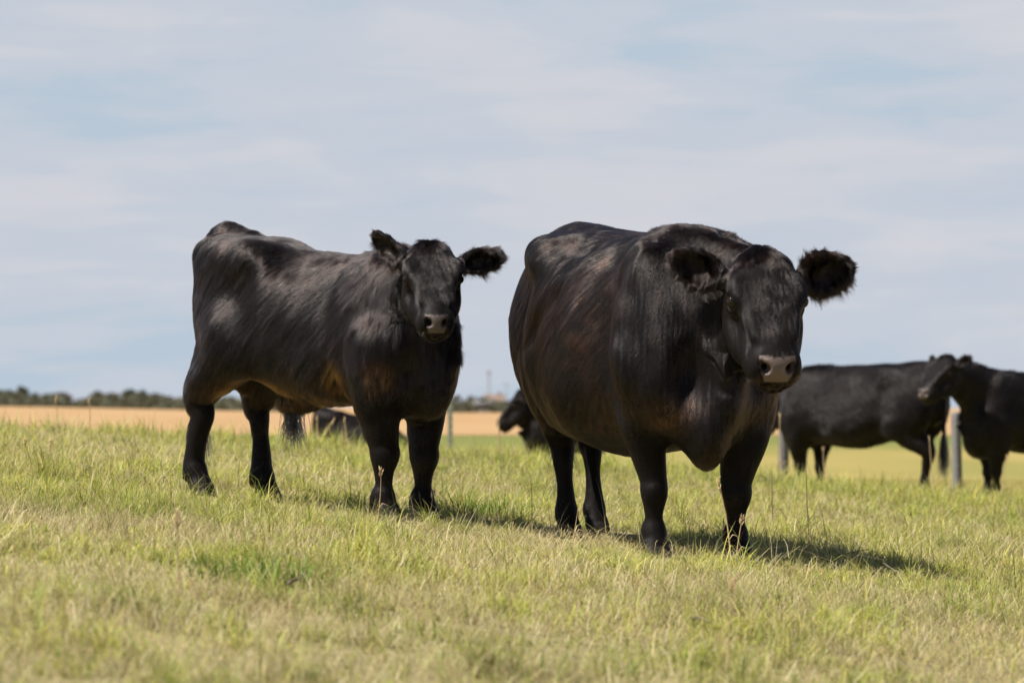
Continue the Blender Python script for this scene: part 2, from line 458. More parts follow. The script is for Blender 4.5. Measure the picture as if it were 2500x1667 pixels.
        E = np.unique(np.sort(np.concatenate([Q[:, [0, 1]], Q[:, [1, 2]], Q[:, [2, 3]], Q[:, [3, 0]]]), 1), axis=0)
        deg = np.bincount(E.ravel(), minlength=len(V))[:, None]
        for it in range(smooth):
            for lam in (0.5, -0.52):
                S = np.stack([np.bincount(E[:, 0], V[E[:, 1], c], len(V)) + np.bincount(E[:, 1], V[E[:, 0], c], len(V)) for c in range(3)], 1)
                V = V + lam * (S / np.maximum(deg, 1) - V)
        # keep the largest connected piece
        lab = np.arange(len(V))
        while True:
            m = np.minimum(lab[E[:, 0]], lab[E[:, 1]]); l2 = lab.copy()
            np.minimum.at(l2, E[:, 0], m); np.minimum.at(l2, E[:, 1], m)
            l2 = l2[l2]; l2 = l2[l2]
            if np.array_equal(l2, lab): break
            lab = l2
        u, c = np.unique(lab, return_counts=True)
        if len(u) > 1:
            keep = lab == u[np.argmax(c)]; mp = np.cumsum(keep) - 1
            Q = mp[Q[keep[Q[:, 0]]]]; V = V[keep]
        return V, Q

def vnormals(V, Q):
    n = np.cross(V[Q[:, 2]] - V[Q[:, 0]], V[Q[:, 3]] - V[Q[:, 1]])
    N = np.stack([np.bincount(Q.ravel(), np.repeat(n[:, c], 4), len(V)) for c in range(3)], 1)
    return N / (np.linalg.norm(N, axis=1)[:, None] + 1e-12)

def nrm(v): return v / (np.linalg.norm(v, axis=-1, keepdims=True) + 1e-12)

COW = dict(
    torso=[(-.91,1.08,.96,.02,1.02),(-.88,1.19,.80,.13,1.0),(-.80,1.285,.66,.215,.98),(-.68,1.345,.58,.265,.95),
           (-.48,1.345,.50,.325,.90),(-.25,1.305,.41,.40,.80),(0,1.28,.365,.44,.74),(.25,1.265,.385,.425,.74),
           (.45,1.275,.43,.345,.79),(.62,1.27,.45,.265,.84),(.78,1.19,.45,.21,.82),(.88,1.05,.50,.14,.78),(.95,.92,.62,.05,.78)],
    fx=.655, hx=-.665, legr=1.0, legh=.93, kneez=.27, hockz=.40, elbz=.56, ely=.225, stz=.66, width=1.0, hoff=.06,
    shoulder=(.60,.205,.90), thigh=(-.60,.185,.88), thr=(.25,.145,.33), H=1.30)
CALF = dict(
    torso=[(-.63,1.00,.88,.02,.92),(-.61,1.09,.76,.09,.91),(-.56,1.18,.70,.145,.89),(-.485,1.205,.67,.18,.87),
           (-.36,1.19,.61,.205,.82),(-.15,1.15,.495,.235,.74),(.05,1.105,.445,.245,.70),(.25,1.095,.44,.235,.70),
           (.40,1.105,.44,.21,.71),(.52,1.11,.42,.19,.75),(.63,1.04,.42,.15,.73),(.70,.93,.47,.10,.70),(.745,.84,.56,.04,.69)],
    fx=.51, hx=-.515, legr=1.02, legh=1.14, kneez=.285, hockz=.42, elbz=.54, ely=.16, stz=.72, width=.8, hoff=.035,
    shoulder=(.46,.125,.80), thigh=(-.425,.125,.86), thr=(.18,.080,.28), H=1.12)

HEAD_ST = [(-.02,-.07,-.13,.02,-.10),(0,-.030,-.18,.070,-.09),(.03,-.004,-.22,.104,-.08),(.07,.012,-.248,.126,-.07),(.12,.016,-.272,.140,-.065),
           (.18,.012,-.285,.146,-.07),(.25,.004,-.275,.140,-.085),(.32,-.002,-.24,.124,-.095),(.39,-.007,-.205,.106,-.10),
           (.44,-.010,-.19,.095,-.10),(.485,-.018,-.187,.093,-.10),(.515,-.036,-.182,.089,-.105),(.542,-.062,-.172,.078,-.115),(.563,-.09,-.158,.055,-.125),(.573,-.115,-.14,.02,-.128)]

def head_frame(pose, sh):
    """columns: s (muzzle axis), l (lateral, animal's left), t (forehead normal)"""
    yaw, pit, roll = R(pose['yaw']), R(pose['pitch']), R(pose.get('roll', 0))
    s_ = np.array([math.cos(pit) * math.cos(yaw), math.cos(pit) * math.sin(yaw), -math.sin(pit)])
    l_ = np.array([-math.sin(yaw), math.cos(yaw), 0.0]); t_ = np.cross(s_, l_)
    l2 = l_ * math.cos(roll) + t_ * math.sin(roll); t2 = np.cross(s_, l2)
    return np.stack([s_, l2, t2], 1)

def build_cattle(K, pose, h, dzs, bounds):
    """returns mesh + landmark info in the animal's own frame (x forward, y left, z up)"""
    f = Field(*bounds, h)
    f.loft(K['torso'], 2.25, 0.03)
    W = K['width']; lr = K['legr']; HH = K['H'] / 1.30
    # shoulders, hips, thighs
    for sgn in (-1, 1):
        sx, sy, sz = K['shoulder']
        a = R(16); rot = np.array([[math.cos(a), 0, math.sin(a)], [0, 1, 0], [-math.sin(a), 0, math.cos(a)]])
        f.ell((sx, sgn * sy, sz), (.20 * HH, .105 * W, .30 * HH), rot, .16)
        f.ell((sx + (.10 if W > .9 else .07) * HH, sgn * (sy - .03), sz - .19 * HH), ((.16 if W > .9 else .13) * HH, (.11 if W > .9 else .075) * W, .22 * HH), None, .16 if W > .9 else .14)   # point of shoulder
        tx, ty, tz = K['thigh']
        f.ell((tx, sgn * ty, tz), K['thr'], None, .06 if W > .9 else .10)
        f.ell((tx + .16 * HH, sgn * (ty + .035), tz - .16 * HH), (.13 * HH, .09 * W, .18 * HH), None, .08)     # stifle
        f.ell((-.42 * HH if W > .9 else -.30, sgn * (K.get('hook', .26) if W > .9 else .15), K['torso'][4][1] - .12 * HH), (.12, .05, .05), None, .16)   # hook bone
        f.ell((K['torso'][2][0], sgn * .11 * W, K['torso'][2][1] - .09), (.07, .05, .07), None, .10)           # pin bone
    # tail head and tail
    tb = K['torso'][2]; tx0 = tb[0]
    tyy = .0
    f.chain([(tx0 + .18, 0, tb[1] - .005, .05), (tx0 + .05, 0, tb[1] + .03, .047), (tx0 - .055, .01, tb[1] - .02, .036),
             (tx0 - .10, tyy * .5, tb[1] - .25, .028), (tx0 - .10, tyy, .75 * HH, .021), (tx0 - .10, tyy, .50 * HH, .014)], .035)
    # front legs
    feet = pose['feet']
    for nm, sgn in (('FR', -1), ('FL', 1)):
        fx, fy = feet[nm]; dz = dzs[nm]; kx = fx + pose.get('kneefwd', 0.0)
        kz = K['kneez'] + dz; ez = K['elbz']
        f.chain([(K['shoulder'][0] + .06 * HH, sgn * (K['ely'] + .005), ez + .20 * HH, .125 * lr), (fx * .55 + .45 * (K['fx'] - .03), sgn * K['ely'], ez, .108 * lr),
                 ((fx + kx) / 2, fy * .65 + sgn * K['ely'] * .35, (ez + kz) / 2, .079 * lr), (kx, fy, kz + .05, .061 * lr), (kx + .004, fy, kz, .0595 * lr),
                 (kx - .002, fy, kz - .06, .043 * lr), (fx - .004, fy, .155 + dz, .0365 * lr), (fx - .008, fy, .105 + dz, .052 * lr),
                 (fx + .008, fy, .07 + dz, .047 * lr), (fx + .024, fy, .03 + dz, .05 * lr)], .05, sub=8)
        for q in (-1, 1):
            f.cone((fx + .018, fy + q * .023 * lr, .05 + dz), (fx + .058, fy + q * .022 * lr, -.01 + dz), .033 * lr, .034 * lr, .012)
            f.cone((fx - .04, fy + q * .02, .10 + dz), (fx - .052, fy + q * .022, .075 + dz), .016, .012, .02)     # dew claws
        f.ell((fx, fy, -.06 + dz), (.3, .3, .06), None, .004, '-')
    lr = K.get('legh', lr); ll = min(lr, 1.04)
    for nm, sgn in (('HR', -1), ('HL', 1)):
        fx, fy = feet[nm]; dz = dzs[nm]; hz = K['hockz'] + dz
        off = fx - K['hx']; tx, ty, tz = K['thigh']
        hx = fx - pose.get('hoff', {}).get(nm, K['hoff'])
        f.chain([(tx + .10 * HH + off * .25, sgn * (ty + .01), K['stz'] + .06, .135 * lr * W ** .8), (tx + .05 * HH + off * .5, sgn * (ty - .01), K['stz'] - .07, .118 * lr * W ** .3),
                 (hx * .6 + .4 * (tx + off * .5) + .0, fy * .6 + sgn * ty * .4, hz + .085, .084 * lr), (hx - .005, fy, hz + .01, .0605 * lr), (hx + .012, fy, hz - .06, .046 * lr),
                 (.5 * (hx + .012) + .5 * (fx - .022), fy, (hz + .12 + dz) / 2, .036 * lr), (fx - .022, fy, .16 + dz, .044 * (lr + ll) / 2), (fx - .018, fy, .11 + dz, .054 * ll),
                 (fx + .003, fy, .07 + dz, .048 * ll), (fx + .02, fy, .03 + dz, .05 * ll)], .06, sub=8)
        f.cone((hx - .028, fy, hz + .06), (hx - .022, fy, hz + .02), .028 * lr, .034 * lr, .035)        # point of hock
        f.cone((hx + .045, sgn * ty * .6 + fy * .4, hz + .22), (hx - .026, fy, hz + .055), .045 * lr, .026 * lr, .05)   # tendon
        for q in (-1, 1):
            f.cone((fx + .012, fy + q * .023 * ll, .05 + dz), (fx + .052, fy + q * .022 * ll, -.01 + dz), .033 * ll, .034 * ll, .012)
            f.cone((fx - .045, fy + q * .02, .10 + dz), (fx - .057, fy + q * .022, .075 + dz), .016, .012, .02)
        f.ell((fx, fy, -.06 + dz), (.3, .3, .06), None, .004, '-')
    # brisket
    for (c, r_, kk) in pose['brisket']: f.ell(c, r_, None, kk)
    for (c, r_, kk) in pose.get('extra', []): f.ell(c, r_, None, kk)
    # neck
    for ch, sy, kk in pose['neck']: f.chain(ch, kk, sub=4, sy=sy)
    # head
    hs = pose['hs']; M = head_frame(pose, hs); o = np.array(pose['poll'], float)
    L = lambda s_, l_, t_: o + M @ (np.array([.2 + (s_ - .2) * pose.get('fl', 1.0) if s_ > .2 else s_, l_, t_]) * hs)
    wj = pose.get('hw', 1.0); mw = pose.get('mw', 1.0)
    st = np.array(HEAD_ST) * hs; st[:, 3] *= wj + (mw - wj) * sstep(.25, .45, st[:, 0] / hs); fl = pose.get('fl', 1.0)
    st[:, 0] = np.where(st[:, 0] > .2 * hs, .2 * hs + (st[:, 0] - .2 * hs) * fl, st[:, 0])
    f.loft(st, 2.35, .035, o, M)
    for sgn in (-1, 1):
        f.ell(L(.24, sgn * .096 * wj, -.19), np.array([.13, .045, .085]) * hs, M, .06 * hs)              # cheek
        f.ell(L(.17, sgn * .124 * wj, -.022), np.array([.060, .030, .030]) * hs, M, .05 * hs)            # brow
        f.ell(L(.207, sgn * .156 * wj, -.052), np.array([.032, .018, .022]) * hs, M, .02 * hs, '-')      # socket
        f.ell(L(.228, sgn * .138 * wj, -.080), np.array([.040, .014, .012]) * hs, M, .02 * hs)           # lower lid
        f.ell(L(.30, sgn * .080 * wj, -.032), np.array([.09, .020, .018]) * hs, M, .045 * hs)            # face ridge
        f.ell(L(.345, sgn * .132 * wj, -.085), np.array([.07, .020, .028]) * hs, M, .06 * hs, '-')       # hollow of the face
        f.cone(L(.27, sgn * .080 * wj, -.19), L(.47, sgn * .050 * mw, -.150), .05 * hs, .045 * hs, .06 * hs)     # jaw
        f.ell(L(.49, sgn * .060 * mw, -.105), np.array([.055, .040, .062]) * hs, M, .04 * hs)           # muzzle sides
    f.ell(L(.03, 0, -.045), np.array([.06, .075, .05]) * hs, M, .06 * hs)                                # poll
    q_ = R(42); Mp = np.stack([M[:, 0] * math.cos(q_) + M[:, 2] * math.sin(q_), M[:, 1], -M[:, 0] * math.sin(q_) + M[:, 2] * math.cos(q_)], 1)
    f.ell(L(.522, 0, -.062), np.array([.028, .064 * mw, .052]) * hs, Mp, .02 * hs)                       # nose pad
    f.ell(L(.52, 0, -.172), np.array([.045, .055 * mw, .026]) * hs, M, .03 * hs)                         # chin
    f.cone(L(.14, 0, -.235), L(.46, 0, -.165), .045 * hs, .04 * hs, .05 * hs)                            # jaw underside
    for sgn in (-1, 1):
        f.cone(L(.60, 0, -.142), L(.515, sgn * .090 * mw, -.142), .007 * hs, .006 * hs, .01 * hs, '-')
        f.cone(L(.515, sgn * .090 * mw, -.142), L(.44, sgn * .098 * mw, -.125), .006 * hs, .004 * hs, .01 * hs, '-')
        f.ell(L(.535, sgn * .047 * mw, -.052), np.array([.040, .017, .021]) * hs, Mp, .009 * hs, '-')    # nostril
        f.ell(L(.517, sgn * .062 * mw, -.042), np.array([.026, .010, .010]) * hs, Mp, .008 * hs, '-')
    # ears
    ears = []
    for sgn, e in ((-1, pose['earR']), (1, pose['earL'])):
        base = L(.085, sgn * .130 * wj, -.095)
        ax = np.array(e['dir'], float); ax /= np.linalg.norm(ax)
        nn = np.array(e['face'], float); nn -= ax * (nn @ ax); nn /= np.linalg.norm(nn)        # the way the cup opens
        sd_ = np.cross(nn, ax); Me = np.stack([ax, sd_, nn], 1)
        el, ew = e['len'], e['wid']
        f.cone(base - ax * .02, base + ax * el * .30, .036 * hs, .034 * hs, .03)
        f.ell(base + ax * el * .50, (el * .42, ew * .5, .026), Me, .03)
        f.ell(base + ax * el * .80 - sd_ * ew * .02, (el * .26, ew * .33, .021), Me, .03)
        f.ell(base + ax * el * .58 + nn * .024, (el * .34, ew * .30, .026), Me, .014, '-')
        ears.append((base, Me, el, ew))
    # skin: broad swells, and a little unevenness
    G = np.stack(np.broadcast_arrays(f.ax[0][:, None, None], f.ax[1][None, :, None], f.ax[2][None, None, :]), -1) if h > .012 else None
    V, Q = f.mesh(2)
    N = vnormals(V, Q)
    amp = pose.get('amp', 1.0)
    hl = headloc(V, M, o, hs, pose.get('fl', 1.0))
    inhead = sstep(-.05, .08, hl[:, 0]) * sstep(.22, .16, np.abs(hl[:, 1])) * (hl[:, 2] > -.34)
    disp = SNoise(.40, 14, 1)(V) * .006 + SNoise(.17, 20, 2)(V) * .0017 
    for c_, r_, a_ in pose.get('sculpt', []):
        q = (V - np.array(c_)) / np.array(r_); disp = disp + a_ / max(amp, .1) * np.exp(-(q ** 2).sum(1))
    V = V + N * (disp * amp * (1 - .75 * inhead) * sstep(.05, .3, V[:, 2]))[:, None]
    return V, Q, dict(M=M, o=o, hs=hs, wj=wj, ears=ears, L=L)

def headloc(V, M, o, hs, fl):
    hl = (V - o) @ M / hs
    hl[:, 0] = np.where(hl[:, 0] > .2, .2 + (hl[:, 0] - .2) / fl, hl[:, 0])
    return hl

def place_points(T, P): return P @ T[:3, :3].T + T[:3, 3]

def hair_object(name, roots, dirs, norms, length, tint, radius, parent, mat, npts=4, droop=0.25, jitter=.18, seed=0, taper=.15, mw=None):
    """real hair curves; root, lay direction, length and colour are given per hair"""
    g = np.random.default_rng(seed); n = len(roots)
    cu = bpy.data.hair_curves.new(name); cu.add_curves([npts] * n)
    d = nrm(dirs + g.normal(scale=jitter, size=(n, 3)))
    pts = np.empty((n, npts, 3), np.float32)
    p = roots - norms * .0006; cur = d
    pts[:, 0] = p
    for i in range(1, npts):
        p = p + cur * (length / (npts - 1))[:, None]
        pts[:, i] = p
        cur = nrm(cur - norms * (droop * .5) + np.array([0, 0, -droop * .25]) + g.normal(scale=jitter * .35, size=(n, 3)))
    cu.points.foreach_set('position', pts.ravel())
    prof = np.linspace(1, taper, npts) ** .8
    rad = (np.asarray(radius) * np.ones(n))[:, None] * prof[None]
    ra = cu.attributes.get('radius') or cu.attributes.new('radius', 'FLOAT', 'POINT')
    ra.data.foreach_set('value', rad.astype(np.float32).ravel())
    ca = cu.attributes.new('tint', 'FLOAT_COLOR', 'CURVE')
    c4 = np.ones((n, 4), np.float32); c4[:, :3] = tint
    ca.data.foreach_set('color', c4.ravel())
    cu.materials.append(mat)
    o = bpy.data.objects.new(name, cu); C.objects.link(o)
    if parent: o.parent = parent
    return o

def sample_surface(V, Q, dens, seed):
    """random points on the quads; dens: hairs per square metre for every vertex"""
    g = np.random.default_rng(seed)
    T = np.concatenate([Q[:, [0, 1, 2]], Q[:, [0, 2, 3]]])
    ar = .5 * np.linalg.norm(np.cross(V[T[:, 1]] - V[T[:, 0]], V[T[:, 2]] - V[T[:, 0]]), axis=1)
    wgt = ar * dens[T].mean(1); tot = wgt.sum(); n = int(tot)
    ti = np.searchsorted(np.cumsum(wgt) / tot, g.random(n)); ti = np.minimum(ti, len(T) - 1)
    u = g.random((n, 2)); fl = u.sum(1) > 1; u[fl] = 1 - u[fl]
    bc = np.stack([1 - u.sum(1), u[:, 0], u[:, 1]], 1)
    return T[ti], bc

def ball(name, c, r, mat, parent, n=14, squash=None):
    V = []; f4 = []; f3 = []
    for i in range(1, n):
        a = math.pi * i / n
        for k in range(2 * n):
            q = math.pi * k / n
            V.append((math.sin(a) * math.cos(q), math.sin(a) * math.sin(q), math.cos(a)))
    m = 2 * n
    for i in range(n - 2):
        for k in range(m): f4.append((i * m + k, (i + 1) * m + k, (i + 1) * m + (k + 1) % m, i * m + (k + 1) % m))
    V += [(0, 0, 1), (0, 0, -1)]; a0 = len(V) - 2
    for k in range(m): f3.append((a0, k, (k + 1) % m)); f3.append((a0 + 1, (n - 2) * m + (k + 1) % m, (n - 2) * m + k))
    V = np.array(V) * r
    return mesh_obj(name, V + np.array(c), [np.array(f3), np.array(f4)], mat, parent)

HOOVES = []
def make_animal(name, label, cat, group, K, pose, origin, fyaw, h, bounds, fur=None):
    """fyaw: heading measured from -Y towards +X, degrees"""
    fy = R(fyaw); fwd = np.array([math.sin(fy), -math.cos(fy)]); lef = np.array([math.cos(fy), math.sin(fy)])
    g = {}
    for nm, (x, y) in pose['feet'].items():
        q = np.array(origin) + fwd * x + lef * y; g[nm] = gz1(*q)
    z0 = sum(g.values()) / 4 + pose.get('lift', 0.0)
    dzs = {k: v - z0 for k, v in g.items()}; HOOVES.extend(tuple(np.array(origin) + fwd * x + lef * y) for x, y in pose['feet'].values())
    root = empty(name, (origin[0], origin[1], z0), 0)
    root.rotation_euler = (0, 0, math.atan2(fwd[1], fwd[0])); root.scale = (pose.get('size', 1.0),) * 3
    tag(root, label, cat, group)
    V, Q, info = build_cattle(K, pose, h, dzs, bounds)
    T = np.eye(4); T[:2, 0] = fwd; T[:2, 1] = lef; T[:3, 3] = (origin[0], origin[1], z0); info['T'] = T
    # colours
    M, o, hs, wj = info['M'], info['o'], info['hs'], info['wj']
    hl = headloc(V, M, o, hs, pose.get('fl', 1.0))
    q_ = R(42); pn = (hl[:, 0] - .522) * math.cos(q_) + (hl[:, 2] + .062) * math.sin(q_); pu = -(hl[:, 0] - .522) * math.sin(q_) + (hl[:, 2] + .062) * math.cos(q_)
    mw = pose.get('mw', 1.0)
    wid = (.062 + .010 * sstep(-.01, .03, pu) - .012 * sstep(-.01, -.06, pu)) * mw
    nose = sstep(-.016, -.008, pn) * sstep(wid + .004, wid - .004, np.abs(hl[:, 1])) * sstep(.052, .044, pu + .35 * np.abs(hl[:, 1]) * (np.abs(hl[:, 1]) < .02)) * sstep(-.062, -.055, pu)
    nose *= (np.abs(hl[:, 1]) < .12) * (np.abs(pu) < .08) * (np.abs(pn) < .08)
    base = np.array(pose.get('skin', (.008, .0065, .006)))
    col = np.repeat(base[None], len(V), 0)
    col = col * (1 - nose[:, None]) + np.array(pose.get('nosecol', (.115, .08, .07))) * nose[:, None]
    for sgn in (-1, 1):                                                  # bare skin of the lids
        de = np.linalg.norm((hl - np.array([.212, sgn * .146 * wj, -.056])) * np.array([1, .7, 1.2]), axis=1)
        e_ = sstep(.042, .026, de)[:, None] * .8; col = col * (1 - e_) + np.array((.040, .028, .024)) * e_
    hoof = sstep(.062, .05, V[:, 2] - np.where(V[:, 0] > 0, (dzs['FR'] + dzs['FL']) / 2, (dzs['HR'] + dzs['HL']) / 2))
    col = col * (1 - hoof[:, None]) + np.array((.028, .024, .021)) * hoof[:, None]
    body = mesh_obj('body', V, Q, m_hide, root, True, col)
    a = body.data.attributes.new('wet', 'FLOAT', 'POINT'); a.data.foreach_set('value', nose.astype(np.float32))
    for sgn in (-1, 1):
        ball('eye', info['L'](.207, sgn * .135 * wj, -.049), .025 * hs, m_eye, root)
    if fur is not None: fur(V, Q, info, body, nose, hoof, hl, dzs)
    return root, info, V

# ------------------------------------------------------------------ coats
def flow_field(P, N, hl, info, V0, K):
    """lay of the hair: back and down over the trunk, down the legs, away from the brow on the face"""
    M, hs = info['M'], info['hs']
    d = np.empty_like(P)
    legs = sstep(K['elbz'] + .05, K['elbz'] - .12, P[:, 2])
    side = np.abs(N[:, 1])
    d[:] = np.stack([np.full(len(P), -.75), np.zeros(len(P)), -.25 - .65 * side], 1)
    fr = sstep(K['fx'] - .25, K['fx'] + .15, P[:, 0])                      # shoulder, neck: hair hangs
    d += fr[:, None] * np.array([.25, 0, -.75])
    th = sstep(K['hx'] + .40, K['hx'] - .08, P[:, 0]) * sstep(1.2, .9, P[:, 2])
    d += th[:, None] * np.array([.35, 0, -.6])
    d = nrm(d) * (1 - legs[:, None]) + np.array([-.12, 0, -1.0]) * legs[:, None]
    # head
    inh = sstep(-.10, .02, hl[:, 0]) * (np.abs(hl[:, 1]) < .20) * (hl[:, 2] > -.36) * (hl[:, 0] < .7)
    c = hl - np.array([-.06, 0, 0.0])
    hd = c * np.array([1, 1.1, 0]) ; hd = nrm(hd); hd[:, 2] -= .15
    cheek = sstep(.09, .13, np.abs(hl[:, 1])) * sstep(-.02, -.1, hl[:, 2])
    hd = hd * (1 - cheek[:, None]) + np.array([-.35, 0, -1]) * cheek[:, None]
    hw = nrm(hd) @ M.T
    d = d * (1 - inh[:, None]) + hw * inh[:, None]
    return d, inh

def grow(name, K, V, Q, info, body, nose, hoof, hl, dens0, len0, calf, seed, rs=1.0):
    N = vnormals(V, Q)
    hs = info['hs']
    nV = len(V)
    # per-vertex maps
    legs = sstep(K['elbz'] - .02, K['elbz'] - .14, V[:, 2]) * sstep(.05, .10, np.abs(V[:, 1]))
    inh = sstep(-.08, .02, hl[:, 0]) * (np.abs(hl[:, 1]) < .20) * (hl[:, 2] > -.36) * (hl[:, 0] < .7)
    earw = np.zeros(nV); eara = np.zeros((nV, 3)); earn = np.zeros((nV, 3))
    for base, Me, el, ew in info['ears']:
        q = (V - base) @ Me
        e = sstep(.02, .05, q[:, 0]) * (q[:, 0] < el * 1.1) * (np.abs(q[:, 1]) < ew * .6) * (np.abs(q[:, 2]) < .06)
        r_ = nrm(np.stack([q[:, 0] - el * .35, q[:, 1] * 1.8, q[:, 2] * .3], 1)) @ Me.T
        earw = np.maximum(earw, e); eara = np.where((e > 0)[:, None], r_, eara)
    inh = inh * (1 - earw)
    muz = inh * sstep(.36, .47, hl[:, 0])
    poll = inh * sstep(.11, .02, hl[:, 0]) * sstep(-.10, -.03, hl[:, 2])
    eye = np.zeros(nV)
    for sgn in (-1, 1):
        dd = np.linalg.norm(hl - np.array([.207, sgn * .140 * info['wj'], -.05]), axis=1); eye = np.maximum(eye, sstep(.056, .036, dd))
    ln = np.full(nV, len0)
    ln *= 1 - .68 * legs
    ln = ln * (1 - inh) + inh * len0 * (.45 if not calf else .5)
    ln = ln * (1 - .55 * muz); ln = ln + poll * (.016 if not calf else .014)
    ln = ln * (1 - earw) + earw * (.0105 if not calf else .0095)
    lift = np.full(nV, .17) + poll * .12 + earw * .3
    top = sstep(.75, .95, N[:, 2]) * (V[:, 0] > K['fx'] - .25) * (V[:, 0] < K['fx'] + .35) * (1 - inh) * (1 - earw) * (V[:, 2] > .95 * K['H'] * .9)
    ln += top * (.012 if not calf else .006); lift += top * .22
    belly = sstep(-.3, -.75, N[:, 2]) * (1 - legs); ln += belly * .012
    # fringe at the back of the forelegs
    fr = legs * sstep(.0, -.7, N[:, 0]) * (V[:, 2] > K['kneez'] + .03); ln += fr * (.012 if not calf else .028)
    if calf:
        nk = sstep(.20, .5, V[:, 0]) * sstep(.50, .68, V[:, 2]) * (1 - inh) * (1 - earw) * (1 - top); ln += nk * .022
    ln *= 1 - .7 * eye
    ln *= 1 + .25 * SNoise(.09, 8, seed + 3)(V)
    dens = np.full(nV, dens0) * (1 - nose) * (1 - hoof) * (1 - .35 * legs) * (1 - eye)
    dens *= 1 + .6 * inh + 1.6 * earw
    # thinner on the sides turned well away from the field gate
    T3 = info['T'][:3, :3]; vw = nrm(np.array([0, 0, CAM_Z]) - (V @ T3.T + info['T'][:3, 3])); dens *= .30 + .70 * sstep(-.35, -.05, ((N @ T3.T) * vw).sum(1))
    # colours: near black, rust where the sun has bleached it
    rust = np.zeros(nV)
    for (c, r_, a) in info['rust']:
        q = (V - np.array(c)) / np.array(r_); rust = np.maximum(rust, a * np.exp(-(q ** 2).sum(1) * 1.2))
    rust = np.clip(rust * (1 + .35 * SNoise(.06, 8, seed + 5)(V)), 0, 1)
    tri, bc = sample_surface(V, Q, dens, seed)
    it = lambda A: (A[tri] * bc[..., None]).sum(1) if A.ndim == 2 else (A[tri] * bc).sum(1)
    P = it(V); Nn = nrm(it(N)); L_ = it(ln); lf = it(lift); ew = it(earw); ea = it(eara); ru = it(rust); hl_ = it(hl)
    d, _ = flow_field(P, Nn, hl_, info, V, K)
    d = d * (1 - ew[:, None]) + (ea + np.array([0, 0, -.4])) * ew[:, None]
    L_ = L_ * (1 + ew * np.clip(.75 * SNoise(.030, 8, seed + 41)(P), -.6, .9))
    # swirl: neighbouring hairs share a drift, so the coat parts into locks
    fxw = np.clip(sstep(K['fx'] - .3, K['fx'] + .1, P[:, 0]), 0, 1)
    def streak(sd, wide):
        A = np.stack([(P[:, 0] * .72 + P[:, 2] * .69) / .16, (P[:, 0] * .69 - P[:, 2] * .72) / wide, P[:, 1] / .05], 1)
        B = np.stack([P[:, 2] / .16, P[:, 0] / wide, P[:, 1] / wide], 1)
        f_ = SNoise(1.0, 12, sd); return f_(A) * (1 - fxw) + f_(B) * fxw
    lock = streak(seed + 30, .020 if not calf else .030)
    dr = np.stack([SNoise(.10, 8, seed + 7)(P), SNoise(.10, 8, seed + 8)(P), SNoise(.10, 8, seed + 9)(P)], 1) * .13
    dr += np.stack([SNoise(.022, 8, seed + 17)(P), SNoise(.022, 8, seed + 18)(P), SNoise(.022, 8, seed + 19)(P)], 1) * (.015 if not calf else .03)
    dr += lock[:, None] * np.array([.10, .0, -.10]) * (.45 if not calf else .8)
    d = nrm(d + dr); tang = nrm(d - Nn * (d * Nn).sum(1)[:, None])
    lf = lf * (1 + .35 * streak(seed + 31, .025))
    d = nrm(tang + Nn * np.maximum(lf, .10)[:, None])
    g = np.random.default_rng(seed + 1)
    bl = np.array(info['furcol']); ruc = np.array(info['rustcol'])
    tint = bl[None] * (1 - ru[:, None]) + ruc[None] * ru[:, None]
    tint = tint * g.uniform(.75, 1.3, (len(P), 1)) * (1 + .25 * SNoise(.3, 8, seed + 4)(P))[:, None]
    tint = tint * (1 + .30 * lock)[:, None] * (1 - .3 * it(poll))[:, None]
    tint = np.clip(tint, .002, .8)
    rad = np.where(L_ > .03, .00036, .00036) * g.uniform(.75, 1.2, len(P)) * rs
    return hair_object(name, P, d, Nn, L_ * np.where(ew > .5, np.clip(g.gamma(5, .2, len(P)), .2, 1.7), g.uniform(.65, 1.25, len(P))), tint, rad, body, m_fur if rs == 1.0 else m_furfar, npts=4, droop=.03, jitter=.045, seed=seed + 2)

# ------------------------------------------------------------------ the cattle
def w2l(v, fyaw):
    """world direction -> the animal's own frame"""
    a = R(fyaw); return (v[0] * math.sin(a) - v[1] * math.cos(a), v[0] * math.cos(a) + v[1] * math.sin(a), v[2])

